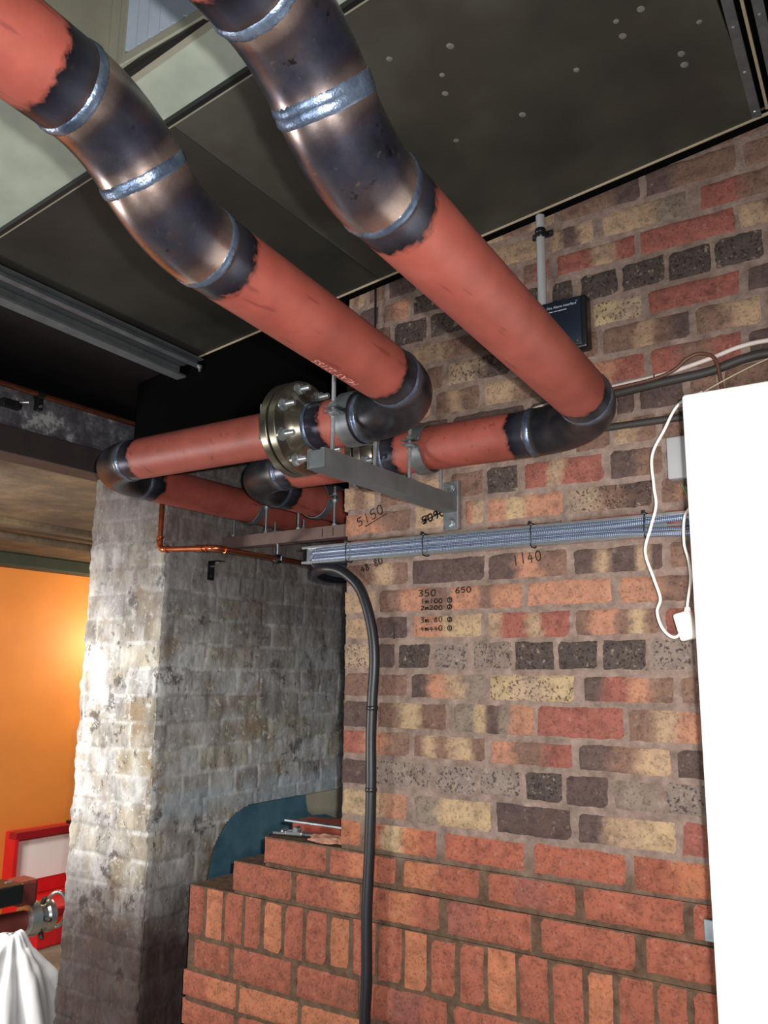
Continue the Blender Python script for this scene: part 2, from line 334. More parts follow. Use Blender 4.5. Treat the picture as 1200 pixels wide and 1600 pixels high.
# ================================================================ SETTING: main brick wall
PAL = {'d': (84, 68, 64), 'K': (74, 64, 60), 'b': (114, 88, 76), 'o': (160, 114, 92), 'r': (136, 82, 72), 't': (156, 130, 106), 'T': (152, 130, 110),
       'y': (164, 140, 110), 'Y': (164, 142, 110), 'g': (124, 110, 98), 'G': (124, 110, 102), 'n': (148, 86, 68), 'm': (168, 106, 78)}
ROWS = [
 (2.774, 2.698, [(-0.75,-0.539,'bbd'),(-0.528,-0.317,'dbb'),(-0.306,-0.165,'bb')]),
 (2.698, 2.62, [(-1.356,-1.292,'b'),(-1.286,-1.185,'d'),(-0.955,-0.804,'t'),(-0.781,-0.657,'tdt'),(-0.642,-0.428,'ttg'),(-0.406,-0.219,'rb')]),
 (2.62, 2.549, [(-1.386,-1.315,'d'),(-1.303,-1.211,'bo'),(-0.862,-0.78,'br'),(-0.765,-0.555,'rrtr'),(-0.548,-0.328,'rr'),(-0.322,-0.203,'tb')]),
 (2.549, 2.466, [(-1.384,-1.272,'b'),(-1.262,-1.151,'K'),(-1.143,-1.018,'K'),(-0.778,-0.719,'K'),(-0.703,-0.604,'K'),(-0.596,-0.49,'K'),(-0.485,-0.385,'K'),(-0.379,-0.271,'K'),(-0.266,-0.193,'b')]),
 (2.466, 2.394, [(-1.203,-0.988,'tb'),(-0.769,-0.682,'b'),(-0.671,-0.547,'YT'),(-0.539,-0.325,'rr'),(-0.317,-0.188,'db')]),
 (2.394, 2.316, [(-1.16,-1.098,'b'),(-1.091,-0.892,'Td'),(-0.844,-0.66,'b'),(-0.653,-0.441,'bbtbd'),(-0.431,-0.286,'bt')]),
 (2.316, 2.238, [(-1.211,-1.134,'t'),(-1.127,-0.987,'btb'),(-0.977,-0.798,'tb'),(-0.692,-0.544,'or'),(-0.537,-0.333,'rbr')]),
 (2.238, 2.16, [(-0.623,-0.575,'d'),(-0.568,-0.462,'dd'),(-0.453,-0.387,'b')]),
 (2.16, 2.082, [(-0.727,-0.641,'b'),(-0.634,-0.528,'tb'),(-0.522,-0.422,'b')]),
 (2.082, 2.002, [(-1.083,-0.978,'b'),(-0.972,-0.88,'K'),(-0.868,-0.659,'rrtrrr'),(-0.645,-0.516,'db')]),
 (2.002, 1.93, [(-1.47,-1.2,'ob'),(-1.19,-1.047,'t'),(-1.035,-0.979,'ot'),(-0.97,-0.76,'oyoo'),(-0.75,-0.544,'Tbd'),(-0.531,-0.431,'bo')]),
 (1.93, 1.856, []),
 (1.856, 1.782, [(-1.419,-1.205,'bbtb'),(-1.196,-0.977,'dd'),(-0.97,-0.758,'dob'),(-0.744,-0.528,'ddtddtd'),(-0.519,-0.442,'bb')]),
 (1.782, 1.71, [(-1.422,-1.312,'t'),(-1.304,-1.088,'bob'),(-1.081,-0.874,'ooboo'),(-0.866,-0.648,'oo'),(-0.635,-0.446,'ob')]),
 (1.71, 1.637, [(-1.417,-1.328,'t'),(-1.317,-1.206,'d'),(-1.2,-0.984,'oy'),(-0.971,-0.754,'trrtrr'),(-0.744,-0.542,'boobyb'),(-0.535,-0.444,'ro')]),
 (1.637, 1.559, [(-1.419,-1.324,'T'),(-1.307,-1.247,'d'),(-1.243,-1.137,'K'),(-1.131,-1.026,'G'),(-1.015,-0.906,'G'),(-0.899,-0.797,'K'),(-0.79,-0.688,'K'),(-0.68,-0.577,'K'),(-0.568,-0.47,'G')]),
 (1.559, 1.486, [(-1.417,-1.328,'b'),(-1.319,-1.205,'b'),(-1.199,-0.982,'dotg'),(-0.97,-0.747,'YTY'),(-0.733,-0.516,'drob'),(-0.511,-0.452,'b')]),
 (1.486, 1.404, [(-1.42,-1.315,'d'),(-1.308,-1.09,'byb'),(-1.073,-0.852,'ggydgoo'),(-0.846,-0.633,'rrr'),(-0.627,-0.465,'bto')]),
 (1.404, 1.334, [(-1.418,-1.2,'rob'),(-1.193,-0.981,'btbtyb'),(-0.972,-0.754,'obr'),(-0.747,-0.533,'dbt'),(-0.524,-0.442,'dd')]),
 (1.334, 1.256, [(-1.422,-1.329,'d'),(-1.324,-1.132,'G'),(-1.126,-1.009,'G'),(-1.002,-0.887,'G'),(-0.88,-0.785,'K'),(-0.779,-0.676,'d'),(-0.669,-0.563,'g'),(-0.554,-0.466,'G')]),
 (1.256, 1.176, [(-1.418,-1.205,'yyo'),(-1.189,-0.967,'gyy'),(-0.956,-0.764,'dd'),(-0.753,-0.529,'dty'),(-0.523,-0.451,'r')]),
 (1.176, 1.097, [(-1.42,-1.35,'m'),(-1.337,-1.118,'nymn'),(-1.102,-0.879,'nn'),(-0.862,-0.642,'nnn'),(-0.627,-0.459,'nm')]),
 (1.097, 1.018, [(-1.688,-1.461,'nn'),(-1.456,-1.237,'nmn'),(-1.222,-1.0,'mn'),(-0.983,-0.758,'nrn'),(-0.743,-0.523,'nnn'),(-0.509,-0.448,'n')]),
 (1.018, 0.93, [(-1.803,-1.582,'nn'),(-1.569,-1.35,'nnm'),(-1.328,-1.111,'nmn'),(-1.093,-0.87,'rnn'),(-0.849,-0.629,'nnn'),(-0.613,-0.453,'nn')]),
 (0.93, 0.788, [(-1.903,-1.838,'m'),(-1.828,-1.76,'n'),(-1.75,-1.69,'n'),(-1.68,-1.612,'m'),(-1.603,-1.538,'n'),(-1.529,-1.457,'n'),(-1.449,-1.38,'m'),(-1.372,-1.3,'n'),(-1.292,-1.22,'n'),(-1.213,-1.148,'m'),(-1.141,-1.065,'n'),(-1.058,-0.99,'n'),(-0.983,-0.91,'m'),(-0.904,-0.831,'n'),(-0.825,-0.749,'n'),(-0.743,-0.68,'m'),(-0.674,-0.596,'n'),(-0.59,-0.526,'n')]),
 (0.788, 0.695, [(-1.947,-1.802,'n'),(-1.787,-1.575,'nn'),(-1.558,-1.349,'nn'),(-1.327,-1.091,'nrn'),(-1.076,-0.843,'nn'),(-0.831,-0.63,'nn')]),
]
def fill_row(zt, zb, given, xmin, xmax, pal, rnd, L=.214, J=.01):
    out = list(given)
    if not out: x = xmin; 
    else: x = max(b for _, b, _ in out)+J
    while x < xmax-.03:
        out.append((x, min(x+L, xmax), rnd.choice(pal))); x += L+J
    out.sort(); x = out[0][0]-J
    while x > xmin+.03:
        out.append((max(x-L, xmin), x, rnd.choice(pal))); x -= L+J
    out.sort(); fin = [out[0]]
    for a, b, c in out[1:]:
        pa = fin[-1][1]
        while a-pa > .06:
            m = min(pa+J+L, a-J)
            if m-pa-J < .04: break
            fin.append((pa+J, m, rnd.choice(pal))); pa = m
        fin.append((a, b, c))
    return fin
def brick(V, F, COL, PIT, x0, x1, z0, z1, y0, depth, cols, worn, seed):
    """one brick: bulged front with worn arrises, banded colour, four sides"""
    nx = max(6, int((x1-x0)/.011)); nz = 7; base = len(V); pit = .9 if cols[0].isupper() else .22
    for i in range(nx+1):
        for k in range(nz+1):
            u = i/nx; v = k/nz; x = x0+(x1-x0)*u; z = z0+(z1-z0)*v
            du = min(u, 1-u)*(x1-x0); dv = min(v, 1-v)*(z1-z0); e = min(du, dv)
            q = noise.noise(Vector((x*17+seed, z*17, seed*.7))); q2 = noise.noise(Vector((x*60, z*60, seed)))
            dep = .0012*(q+1)+.0008*q2
            if e < 1e-6:
                dep += .005; cx, cz = (x0+x1)/2, (z0+z1)/2; k2 = worn*(.5+.5*q+.6*q2)
                x += (cx-x)/abs(x1-x0)*2*k2; z += (cz-z)/abs(z1-z0)*2*k2*.8
            V.append((x, y0+max(0, dep), z))
            t = u*len(cols)-.5+.3*q2+.25*q; i0 = max(0, min(len(cols)-1, math.floor(t))); i1 = max(0, min(len(cols)-1, i0+1 if t >= 0 else 0)); fr = max(0, min(1, (t-i0-.5)*2.6+.5)) if t >= 0 else 0
            a, b = lin(PAL[cols[i0]]), lin(PAL[cols[i1]]); j = 1+.16*noise.noise(Vector((seed*3.1, 0, 5)))*1.5
            COL.append([(a[c]*(1-fr)+b[c]*fr)*j for c in range(3)]+[1]); PIT.append(pit)
    for i in range(nx):
        for k in range(nz):
            a = base+i*(nz+1)+k; F.append((a, a+nz+1, a+nz+2, a+1))
    ring = [base+k for k in range(nz+1)]+[base+i*(nz+1)+nz for i in range(1, nx+1)]+[base+nx*(nz+1)+k for k in range(nz-1, -1, -1)]+[base+i*(nz+1) for i in range(nx-1, 0, -1)]
    b2 = len(V)
    for q in ring:
        V.append((V[q][0], y0+depth, V[q][2])); COL.append(COL[q]); PIT.append(PIT[q])
    for i in range(len(ring)):
        j = (i+1) % len(ring); F.append((ring[i], ring[j], b2+j, b2+i))
def brick_mesh(name, V, F, COL, PIT, parent=None):
    o = pydata(name, V, F, 'brick', parent, True); me = o.data
    at = me.attributes.new('tone', 'FLOAT_COLOR', 'POINT'); at.data.foreach_set('color', [c for q in COL for c in q])
    at = me.attributes.new('pit', 'FLOAT', 'POINT'); at.data.foreach_set('value', PIT)
    me.set_sharp_from_angle(angle=R(40)); return o
WY = 1.9
rnd = random.Random(3)
V, F, COL, PIT = [], [], [], []
OLD = ['b', 'bt', 'd', 'rb', 'K', 'tbt', 'rr', 'bo', 'G', 'db']; NEW = ['n', 'nn', 'nm', 'nrn', 'm']
LEFT = {}                                             # where the wall starts, course by course
rows = [(a, b, list(c)) for a, b, c in ROWS]
z = ROWS[0][0]; top = []
while z < 2.98: top.append((z+.078, z, [])); z += .078
z = ROWS[-1][1]
while z > .02: rows.append((z, max(0, z-.077), [])); z -= .077
seed = 0
for ri, (zt, zb, g) in enumerate(top[::-1]+rows):
    new = zt < 1.18
    if zt > 1.03+.08: left = -1.421
    elif zt > 1.03: left = -1.421
    elif zt > .98: left = -1.688
    elif zt > .9: left = -1.80
    else: left = -1.985
    if abs(zt-1.097) < .01: left = -1.688
    if abs(zt-1.018) < .01: left = -1.803
    if abs(zt-.93) < .01: left = -1.975
    jag = 0 if new else rnd.uniform(-.012, .006)
    for x0, x1, cols in fill_row(zt, zb, g, left+jag, 1.5, NEW if new else OLD, rnd):
        x0 = max(x0, left+jag)
        if x1-x0 < .02: continue
        seed += 1; dz = rnd.uniform(-.0015, .0015)
        brick(V, F, COL, PIT, x0+.0005, x1-.0005, zb+.0045+dz, zt-.0045+dz, WY+rnd.uniform(0, .0025), .08, cols, .0015 if new else .0035, seed*1.37)
wall = struct(brick_mesh('wall_back', V, F, COL, PIT))
# mortar bed behind the faces, stepped at the foot like the bricks
def mortar(x0, x1, z0, z1, d=.10): box_bm(x0, x1, WY+.0065, WY+d, z0, z1, 0, bm=mb)
mb = bmesh.new(); mortar(-1.414, 1.5, 1.092, 3.0, .215); mortar(-1.68, 1.5, 1.013, 1.093, .215); mortar(-1.795, 1.5, .926, 1.0145, .215); mortar(-1.97, 1.5, 0, .927, .215)
bmesh.ops.subdivide_edges(mb, edges=[e for e in mb.edges if e.calc_length() > .1], cuts=12, use_grid_fill=True)
m_ = bmobj('mortar_bed', mb, 'mortar', wall)

# ================================================================ SETTING: limewashed pier and side wall (one old wall with an arched hole)
XG, YF, XL, ZT, CH = -2.19, 1.925, -2.587, 2.37, .0866
AY = 2.19
def arch_top(y):
    if y < AY: return -1
    if y < AY+.237: t = (y-AY)/.237; return .833+.248*math.sqrt(max(0, 1-(1-t)**2.4))
    return 1.081+.006*(y-AY-.237)
def lime_h(s, z, k):
    z2 = z+.006*noise.noise(Vector((s*3, z*2, k))); row = math.floor(z2/CH); fz = z2/CH-row; off = [.0, .12, .04, .19][row % 4]; Lb = .123 if row % 4 == 1 else .245
    u = (s+off+.04*noise.noise(Vector((row*3.1, 0, k))))/Lb; fu = u-math.floor(u)
    d = min(min(fz, 1-fz)*CH, min(fu, 1-fu)*Lb)+.003*noise.noise(Vector((s*40, z*40, k))); soft = min(1, max(0, (d-.003)/.005))
    wear = .6+.5*noise.noise(Vector((s*3, z*3, k))); rid = (row*71+math.floor(u)*37) % 97
    h = soft*.005*wear+.003*noise.noise(Vector((s*22, z*22, k)))+.002*noise.noise(Vector((s*70, z*70, k)))+.005*noise.noise(Vector((s*5, z*5, k+4)))
    return h, rid, soft
def lime_face(name, smax, k, place, hole=None, st=.0065, parent=None):
    ns = int(smax/st); nz = int(ZT/st); V, F, COL = [], [], []
    tones = [(.40, .38, .35), (.46, .455, .44), (.34, .30, .24), (.52, .52, .51), (.30, .28, .27), (.43, .40, .33), (.38, .37, .36)]
    for i in range(ns+1):
        for j in range(nz+1):
            s = smax*i/ns; z = ZT*j/nz; h, rid, soft = lime_h(s, z, k)
            if hole and hole(s, z):      # pull the ragged grid edge onto the arch line
                y = s+YF; at = arch_top(y)
                if at-z < .03: z = at
                elif y < AY+.04: s = AY-YF
            V.append(place(s, z, h)); q1 = noise.noise(Vector((s*14, z*14, k+9))); c1 = tones[rid % 7]; c2 = tones[2 if q1 > 0 else 3]; m1 = min(1, abs(q1)*1.1)
            mo = (.56, .55, .53) if noise.noise(Vector((s*6, z*6, k+20))) > -.12 else (.33, .31, .29)
            COL += [*[(c1[q]*(1-m1)+c2[q]*m1)*soft+mo[q]*(1-soft) for q in range(3)], 1]
    for i in range(ns):
        for j in range(nz):
            s = smax*(i+.5)/ns; z = ZT*(j+.5)/nz
            if hole and hole(s, z): continue
            a = i*(nz+1)+j; F.append((a, a+nz+1, a+nz+2, a+1))
    o = pydata(name, V, F, 'lime', parent, True); at = o.data.attributes.new('tone', 'FLOAT_COLOR', 'POINT'); at.data.foreach_set('color', COL)
    return o
def ragged(z): return .008*noise.noise(Vector((0, z*9, 3)))+.005*noise.noise(Vector((0, z*31, 8)))
hole = lambda s, z: AY < s+YF < 3.7 and z < arch_top(s+YF)
side = struct(lime_face('wall_left', 2.4, 1.0, lambda s, z, h: (XG+h-max(0, .012-s)*.8+ragged(z)*max(0, 1-s/.05), YF+s+max(0, .0-s), z), hole))
front = lime_face('pier_face', XG-XL, 9.0, lambda s, z, h: (XL+s+(ragged(z) if s > XG-XL-.004 else 0)-(.004 if s > XG-XL-.004 else 0)+(ragged(z+5)*1.6 if s < .01 else 0), YF-h+.004*(1 if s > XG-XL-.01 else 0), z), None, parent=side)
bk = bmesh.new(); box_bm(XL+.006, XG-.012, YF+.012, YF+.24, 0, ZT-.001, 0, bm=bk); box_bm(XG-.26, XG-.012, YF+.23, YF+2.4, 1.10, ZT-.001, 0, bm=bk)
bmobj('wall_core', bk, 'mortar', side)
# thickness of the arch edge
V, F = [], []; ys = [AY+.237*(i/14)**1.5 for i in range(15)]+[AY+.237+i*.1 for i in range(1, 13)]
V = [(XG+.002, AY, 0), (XG-.24, AY, 0)]
for y in ys: V += [(XG+.002, y, arch_top(y)), (XG-.24, y, arch_top(y))]
for i in range(len(V)//2-1): F.append((2*i, 2*i+1, 2*i+3, 2*i+2))
pydata('arch_reveal', V, F, 'mortar', side)
rec = struct(box('wall_recess', XG-.32, XG-.245, AY+.005, 4.0, 0, 1.3, 'blue'))
# cream patch on the recess with a curved lower edge
V = [(XG-.243, 2.62, 1.20), (XG-.243, 3.5, 1.20)]; V = []
pts = [(2.76, 1.30), (2.755, 1.12), (2.758, 1.05), (2.772, 1.005), (2.80, .988), (2.89, .981), (2.98, .949), (3.06, .91), (3.5, .80), (3.5, 1.3)]
V = [(XG-.243, y*1.092, 1.55+(z_-1.55)*1.092) for y, z_ in pts]; pydata('cream_patch', V, [tuple(range(len(V)))], 'creamwall', rec)

# ================================================================ SETTING: ceiling, beams, floor, far rooms
def zc(x, y): return 2.734+(.113*(x+.882)-.03*(y-1.9))/.993
def slab(name, x0, x1, y0, y1, dz, th, mat, parent=None):
    v = []
    for dzz in (dz, dz+th):
        for x, y in ((x0, y0), (x1, y0), (x1, y1), (x0, y1)): v.append((x, y, zc(x, y)+dzz))
    return pydata(name, v, [(0, 1, 2, 3), (7, 6, 5, 4), (0, 4, 5, 1), (1, 5, 6, 2), (2, 6, 7, 3), (3, 7, 4, 0)], mat, parent)
ceil = struct(slab('ceiling', -1.30, -.262, 1.082, 1.893, 0, .012, 'ceil'))
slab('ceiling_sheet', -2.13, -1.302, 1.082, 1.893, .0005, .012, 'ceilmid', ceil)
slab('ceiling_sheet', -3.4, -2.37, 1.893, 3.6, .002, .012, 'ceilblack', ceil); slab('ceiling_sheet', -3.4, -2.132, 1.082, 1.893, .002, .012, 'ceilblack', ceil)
slab('ceiling_sheet', -3.4, 1.5, .945, 1.072, .008, .012, 'ceilpale', ceil); slab('ceiling_sheet', -3.4, -1.345, -2.5, .945, .008, .012, 'ceilpale', ceil); slab('ceiling_sheet', .1, 1.5, -2.5, .945, .008, .012, 'ceilpale', ceil)
struct(slab('trim_12', -1.345, .1, .935, .945, 0, .02, 'blackplastic'))
v = [(x, y, z if z else zc(x, .945)+.001) for y in (.945, .96) for x, z in ((-1.345, 0), (.1, 0), (.1, 3.7), (-1.345, 3.7))]; struct(pydata('wall_recess_front', v, [(0, 1, 2, 3), (7, 6, 5, 4), (0, 4, 5, 1), (1, 5, 6, 2), (2, 6, 7, 3), (3, 7, 4, 0)], 'casing')); struct(box('wall_recess_side', -1.36, -1.345, -1.5, .945, 2.70, 3.7, 'casing')); struct(box('wall_recess_right', .1, .115, -1.5, .945, 2.84, 3.7, 'casing')); struct(box('ceiling_recess', -1.36, .115, -1.5, .96, 3.7, 3.72, 'casing')); struct(box('wall_recess_back', -1.36, .115, -1.515, -1.5, 2.7, 3.7, 'casing'))
slab('ceiling_sheet', -.115, 1.5, 1.082, 1.893, 0, .012, 'ceil', ceil)
slab('ceiling_gap_darkness', -3.6, 1.6, .965, 2.1, .03, .05, 'void', ceil)
struct(slab('trim_1', -2.13, -.26, 1.072, 1.083, -.004, .014, 'blackplastic')); struct(slab('trim_2', -1.94, -.26, 1.0865, 1.089, -.002, .004, 'casing'))
struct(slab('trim_3', -2.06, -.215, 1.884, 1.888, -.004, .006, 'cream')); struct(slab('shadow_gap_strip', -1.42, 1.5, 1.888, 1.899, -.016, .03, 'void'))  # black strip beside the cream line is a painted shadow gap
for i, (px, py, s) in enumerate([(-.72, 1.276, 1.1), (-.832, 1.228, .9), (-.769, 1.33, .8), (-.79, 1.378, 1), (-.841, 1.518, .9), (-.686, 1.539, 1.1), (-.542, 1.492, .9), (-.436, 1.467, 1.1), (-.387, 1.426, 1.1), (-.434, 1.424, .8), (-.303, 1.528, .8), (-.354, 1.587, 1.1), (-.357, 1.621, 1.2)]):
    lathe('filler_spot', (px, py, zc(px, py)+.0005), (0, 0, -1), [(0, .0085*s), (.0008, .007*s), (.0012, .003*s)], 'spot', ceil, 12)
struct(box('trim_4', -2.62, -2.5, -.6, 3.6, 2.245, 2.335, 'beamdark', bev=.004))
struct(box('trim_5', -2.6, -2.515, -.6, 3.6, 2.335, 2.47, 'beamface', bev=.003))
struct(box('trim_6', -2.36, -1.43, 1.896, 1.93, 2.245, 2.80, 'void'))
struct(box('trim_7', -3.9, -2.62, -.6, 6, 2.30, 2.335, 'soffit')); struct(box('trim_8', -4.95, -2.62, -.6, 6, 2.335, 2.40, 'soffit'))
struct(box('wall_far', -5.05, -4.95, -.6, 6.0, 0, 2.34, 'orange'))
struct(box('trim_9', -4.95, -4.82, -.6, 6.0, 2.185, 2.27, 'greenbeam', bev=.01))
struct(box('trim_10', -4.95, -3.9, -.6, 6.0, 2.27, 2.335, 'soffit', bev=.01))
struct(box('floor', -5.05, 1.6, -2.6, 6.0, -.05, 0, 'floor', bev=0))
struct(box('passage_darkness_wall', -2.2, -1.30, 4.15, 4.2, 0, 2.6, 'void')); struct(box('passage_darkness_top', -2.3, -1.0, 2.13, 4.2, 2.36, 2.42, 'void'))
struct(box('wall_rear', -5.05, 1.6, -2.7, -2.6, 0, 3.0, 'soffit')); struct(box('wall_right', 1.5, 1.6, -2.6, 2.1, 0, 3.1, 'soffit'))

# ---------------------------------------------------------------- ceiling rails
def rail(name, x, y0, y1, label, cat, w=.05, h=.035, mat='galv', lips=True):
    t = thing(name, (x, y0, zc(x, y0)), label, cat)
    def sl(nm, xa, xb, za, zb, mt, skew=0.0):
        v = []
        for yy in (y0, y1):
            for xx, zz in ((xa, za), (xb, za), (xb, zb), (xa, zb)): v.append((xx-x+skew*(yy-1.5), yy-y0, zc(x, yy)+zz-zc(x, y0)))
        return pydata(nm, v, [(0, 1, 2, 3), (7, 6, 5, 4), (0, 4, 5, 1), (1, 5, 6, 2), (2, 6, 7, 3), (3, 7, 4, 0)], mt, t)
    return t, sl
t, sl = rail('ceiling_rail', -2.09, .2, 1.90, 'long dark steel channel under the black ceiling at the left', 'rail')
sl('web', -2.15, -2.03, -.006, -.003, 'strutgrey'); sl('flange_lip', -2.15, -2.146, -.045, -.006, 'strutgrey'); sl('rolled_edge', -2.158, -2.112, -.052, -.045, 'strutgrey')
sl('flange_lip', -2.062, -2.058, -.025, -.006, 'galv'); sl('rolled_edge', -2.062, -2.036, -.028, -.025, 'galv')
lathe('end_bolt', (.055, 1.685, zc(-2.09, 1.88)-zc(-2.09, .2)-.03), (0, 0, -1), [(0, .009), (.008, .009), (.009, .005), (.02, .005)], 'zinc', t, 10)
SK = -.045
for x, lab in ((-.246, 'galvanised edge angle nearest the dark ceiling sheet, top right'), (-.197, 'galvanised edge angle at the far top right corner')):
    t, sl = rail('edge_angle', x, .2, 1.885, lab, 'rail'); sl('flange_strip', x-.0095, x+.0085, -.004, 0, 'galv', SK); sl('upstand', x+.0085, x+.0105, -.004, .006, 'galv', SK)
    for j in range(12): lathe('rivet', (SK*(.32+j*.14-1.5), .12+j*.14, zc(x, .32+j*.14)-zc(x, .2)-.004), (0, 0, -1), [(0, .004), (.0015, .003), (.002, .001)], 'zinc', t, 8)
t, sl = rail('cream_batten', -.2225, .2, 1.88, 'thin cream batten in the slot between the two galvanised angles', 'batten'); sl('batten', -.2255, -.2195, .004, .014, 'cream', SK)
t = thing('pipe_stub', (-.235, 1.87, 2.785), 'short white pipe end under the ceiling at the top right corner', 'pipe'); lathe('stub', (0, 0, 0), (1, 0, .05), [(0, .010), (.16, .010)], 'zinc', t, 16)

# ---------------------------------------------------------------- louvred grille in the ceiling upstand
t = thing('vent_grille', (-1.272, .944, 2.766), 'blue-grey louvred grille above the ceiling edge, between the two big pipes', 'grille')
GW, GH = .30, .55
box('back_plate', 0, GW, -.004, 0, 0, GH, 'grille', t, 0)
for nm, a_, b_, c_, d_ in (('frame', -.022, 0, -.022, GH+.022), ('frame', GW, GW+.022, -.022, GH+.022), ('frame', 0, GW, -.022, 0), ('frame', 0, GW, GH, GH+.022)): box(nm, a_, b_, -.014, 0, c_, d_, 'casing', t, .002)
ns_ = 9
for i in range(ns_):
    x_ = GW*(i+.5)/ns_; b = box_bm(-GW/ns_*.36, GW/ns_*.36, -.0012, .0012, .002, GH-.002, 0); bmesh.ops.rotate(b, verts=b.verts, cent=(0, 0, 0), matrix=Matrix.Rotation(R(32), 3, 'Z')); bmesh.ops.translate(b, verts=b.verts, vec=(x_, -.010, 0)); bmobj('louvre', b, 'grille', t)

# ================================================================ PIPEWORK
ORr, ER, WT = .057, .195, .0045
def weld_ring(p, ax, parent):
    prof = [(-.0075, .0570), (-.0055, .0584), (-.002, .0592), (.002, .0592), (.0055, .0584), (.0075, .0570)]
    ax = Vector(ax).normalized(); seg = 96
    pts = [Vector(p)+ax*d for d, _ in prof]; n = Vector((0, 0, 1)); n = (n-ax*n.dot(ax)).normalized(); b = ax.cross(n); v = []; f = []
    for i, (pt, (d, r)) in enumerate(zip(pts, prof)):
        for k in range(seg):
            a = 2*math.pi*k/seg; rip = .0006*math.sin(a*42+abs(d)*400)+.0006*noise.noise(Vector((a*5, d*200, p[0]*9))); wob = .0015*noise.noise(Vector((math.cos(a)*3, math.sin(a)*3, p[1]*7)))
            v.append(pt+ax*wob+(n*math.cos(a)+b*math.sin(a))*(r+(rip if 0 < i < len(prof)-1 else 0)))
    for i in range(len(prof)-1):
        for k in range(seg): f.append((i*seg+k, i*seg+(k+1) % seg, (i+1)*seg+(k+1) % seg, (i+1)*seg+k))
    return pydata('weld_bead', v, f, 'weld', parent, True)
def straight(a, b, w0, w1, parent, extra=()):
    """pipe length from a to b, w0/w1: is that end welded"""
    a, b = Vector(a), Vector(b); L = (b-a).length; n = max(8, int(L/.012)); pts = [a+(b-a)*i/n for i in range(n+1)]
    def d(i):
        s = L*i/n; c = [9]; 
        if w0: c.append(s)
        if w1: c.append(L-s)
        for e in extra: c.append(abs(s-e[0])+e[1])
        return min(c)
    return tube('pipe_length', pts, ORr, 'pipe', parent, 56, weld=[d(i) for i in range(n+1)])
def elbow(P, a, b, parent, n=26, mat='elbow'):
    """elbow turning from direction a to b about corner P; returns its two ends"""
    P = Vector(P); a = Vector(a).normalized(); b = Vector(b).normalized(); th = a.angle(b); tl = ER*math.tan(th/2)
    s = P-a*tl; e = P+b*tl; nrm = (b-a*a.dot(b)).normalized(); c = s+nrm*ER; pts = []; w_ = []
    for k in range(n+1):
        q = th*k/n; pts.append(c+(-nrm*math.cos(q)+a*math.sin(q))*ER); w_.append(min(q, th-q)*ER)
    T = [(a*math.cos(th*k/n)+nrm*math.sin(th*k/n)) for k in range(n+1)]; up = a.cross(nrm)
    fr = [(t, up, t.cross(up)) for t in T]
    tube('elbow', pts, ORr+.0006, mat, parent, 56, weld=w_, fr=fr); return s, e
def flange_joint(x, y, z, ax, parent, rf=.11, bolts=8):
    """two bolted flanges, gasket, weld-neck hub towards +ax"""
    ax = Vector(ax).normalized(); P = Vector((x, y, z)); n = Vector((0, 0, 1)); b = ax.cross(n)
    fl = lathe('flange', P-ax*.024, ax, [(0, .058), (.0005, rf*.985), (.002, rf), (.0195, rf), (.021, rf*.985), (.0212, .058)], 'flange', parent, 72)
    lathe('gasket', P-ax*.003, ax, [(0, .056), (0, rf*.86), (.006, rf*.86), (.006, .056)], 'blackplastic', parent, 48)
    f2 = lathe('flange', P+ax*.003, ax, [(0, .058), (.0005, rf*.985), (.002, rf), (.0195, rf), (.021, rf*.985), (.0215, .083), (.023, .079), (.040, .066), (.052, .0575)], 'flange', parent, 72)
    for k in range(bolts):
        a = 2*math.pi*(k+.5)/bolts; q = P+(n*math.cos(a)+b*math.sin(a))*rf*.82
        bt = threaded('bolt', q-ax*.02, q+ax*.062, .0075, 'zinc', f2); hexnut('nut', q+ax*.033, ax, .0135, .014, 'zinc', bt); hexnut('bolt_head', q-ax*.031, ax, .0135, .012, 'zinc', bt)
        lathe('washer', q+ax*.0235, ax, [(0, .0155), (.0022, .0155)], 'zinc', bt, 20)
def vdir(a, b): return (Vector(b)-Vector(a)).normalized()

def pipework(name, label, pts, fx, rf, clampx):
    """pts: corner points from the camera end to the far end; fx: x of the flange joint on the leftward run"""
    t = thing(name, (0, 0, 0), label, 'pipe', 'red oxide steel heating pipes')
    P = [Vector(p) for p in pts]; ends = []; prev = P[0]; prevweld = False
    for i in range(1, len(P)-1):
        a = vdir(P[i-1], P[i]); b = vdir(P[i], P[i+1]); s, e = elbow(P[i], a, b, t, mat='elbow' if i < 3 else 'elbowblack'); weld_ring(s, a, t)
        if (s-prev).length > .02:
            if i == 4:      # the leftward run carries the flange: split there... (handled below)
                pa, pb = prev, s; f1 = pa+(pb-pa)*((fx+.055-pa.x)/(pb.x-pa.x)); f2 = pa+(pb-pa)*((fx-.024-pa.x)/(pb.x-pa.x))
                straight(pa, f1, True, True, t); weld_ring(f1, a, t); fc = pa+(pb-pa)*((fx-pa.x)/(pb.x-pa.x))
                flange_joint(fc.x, fc.y, fc.z, -a, t, rf); straight(f2, pb, False, True, t)
            else: straight(prev, s, prevweld, True, t); 
        if prevweld and (s-prev).length > .02: pass
        weld_ring(e, b, t); prev = e; prevweld = True
    straight(prev, P[-1], True, False, t); return t
ZP = 2.122
def xA(y): return -.85-.085*(y-1.1)
def xB(y): return -.562-.075*(y-1.1)
pA = pipework('heating_pipe', 'left red steel pipe with pale stencilled number and a clean bolted flange before the bracket',
    [(xA(-.5), -.5, 2.235), (xA(.582), .582, 2.221), (xA(.688), .688, 2.135), (-.885, 1.487, 2.118), (-2.072, 1.512, 2.137), (-2.068, 3.9, 2.137)], -1.262, .113, -1.07)
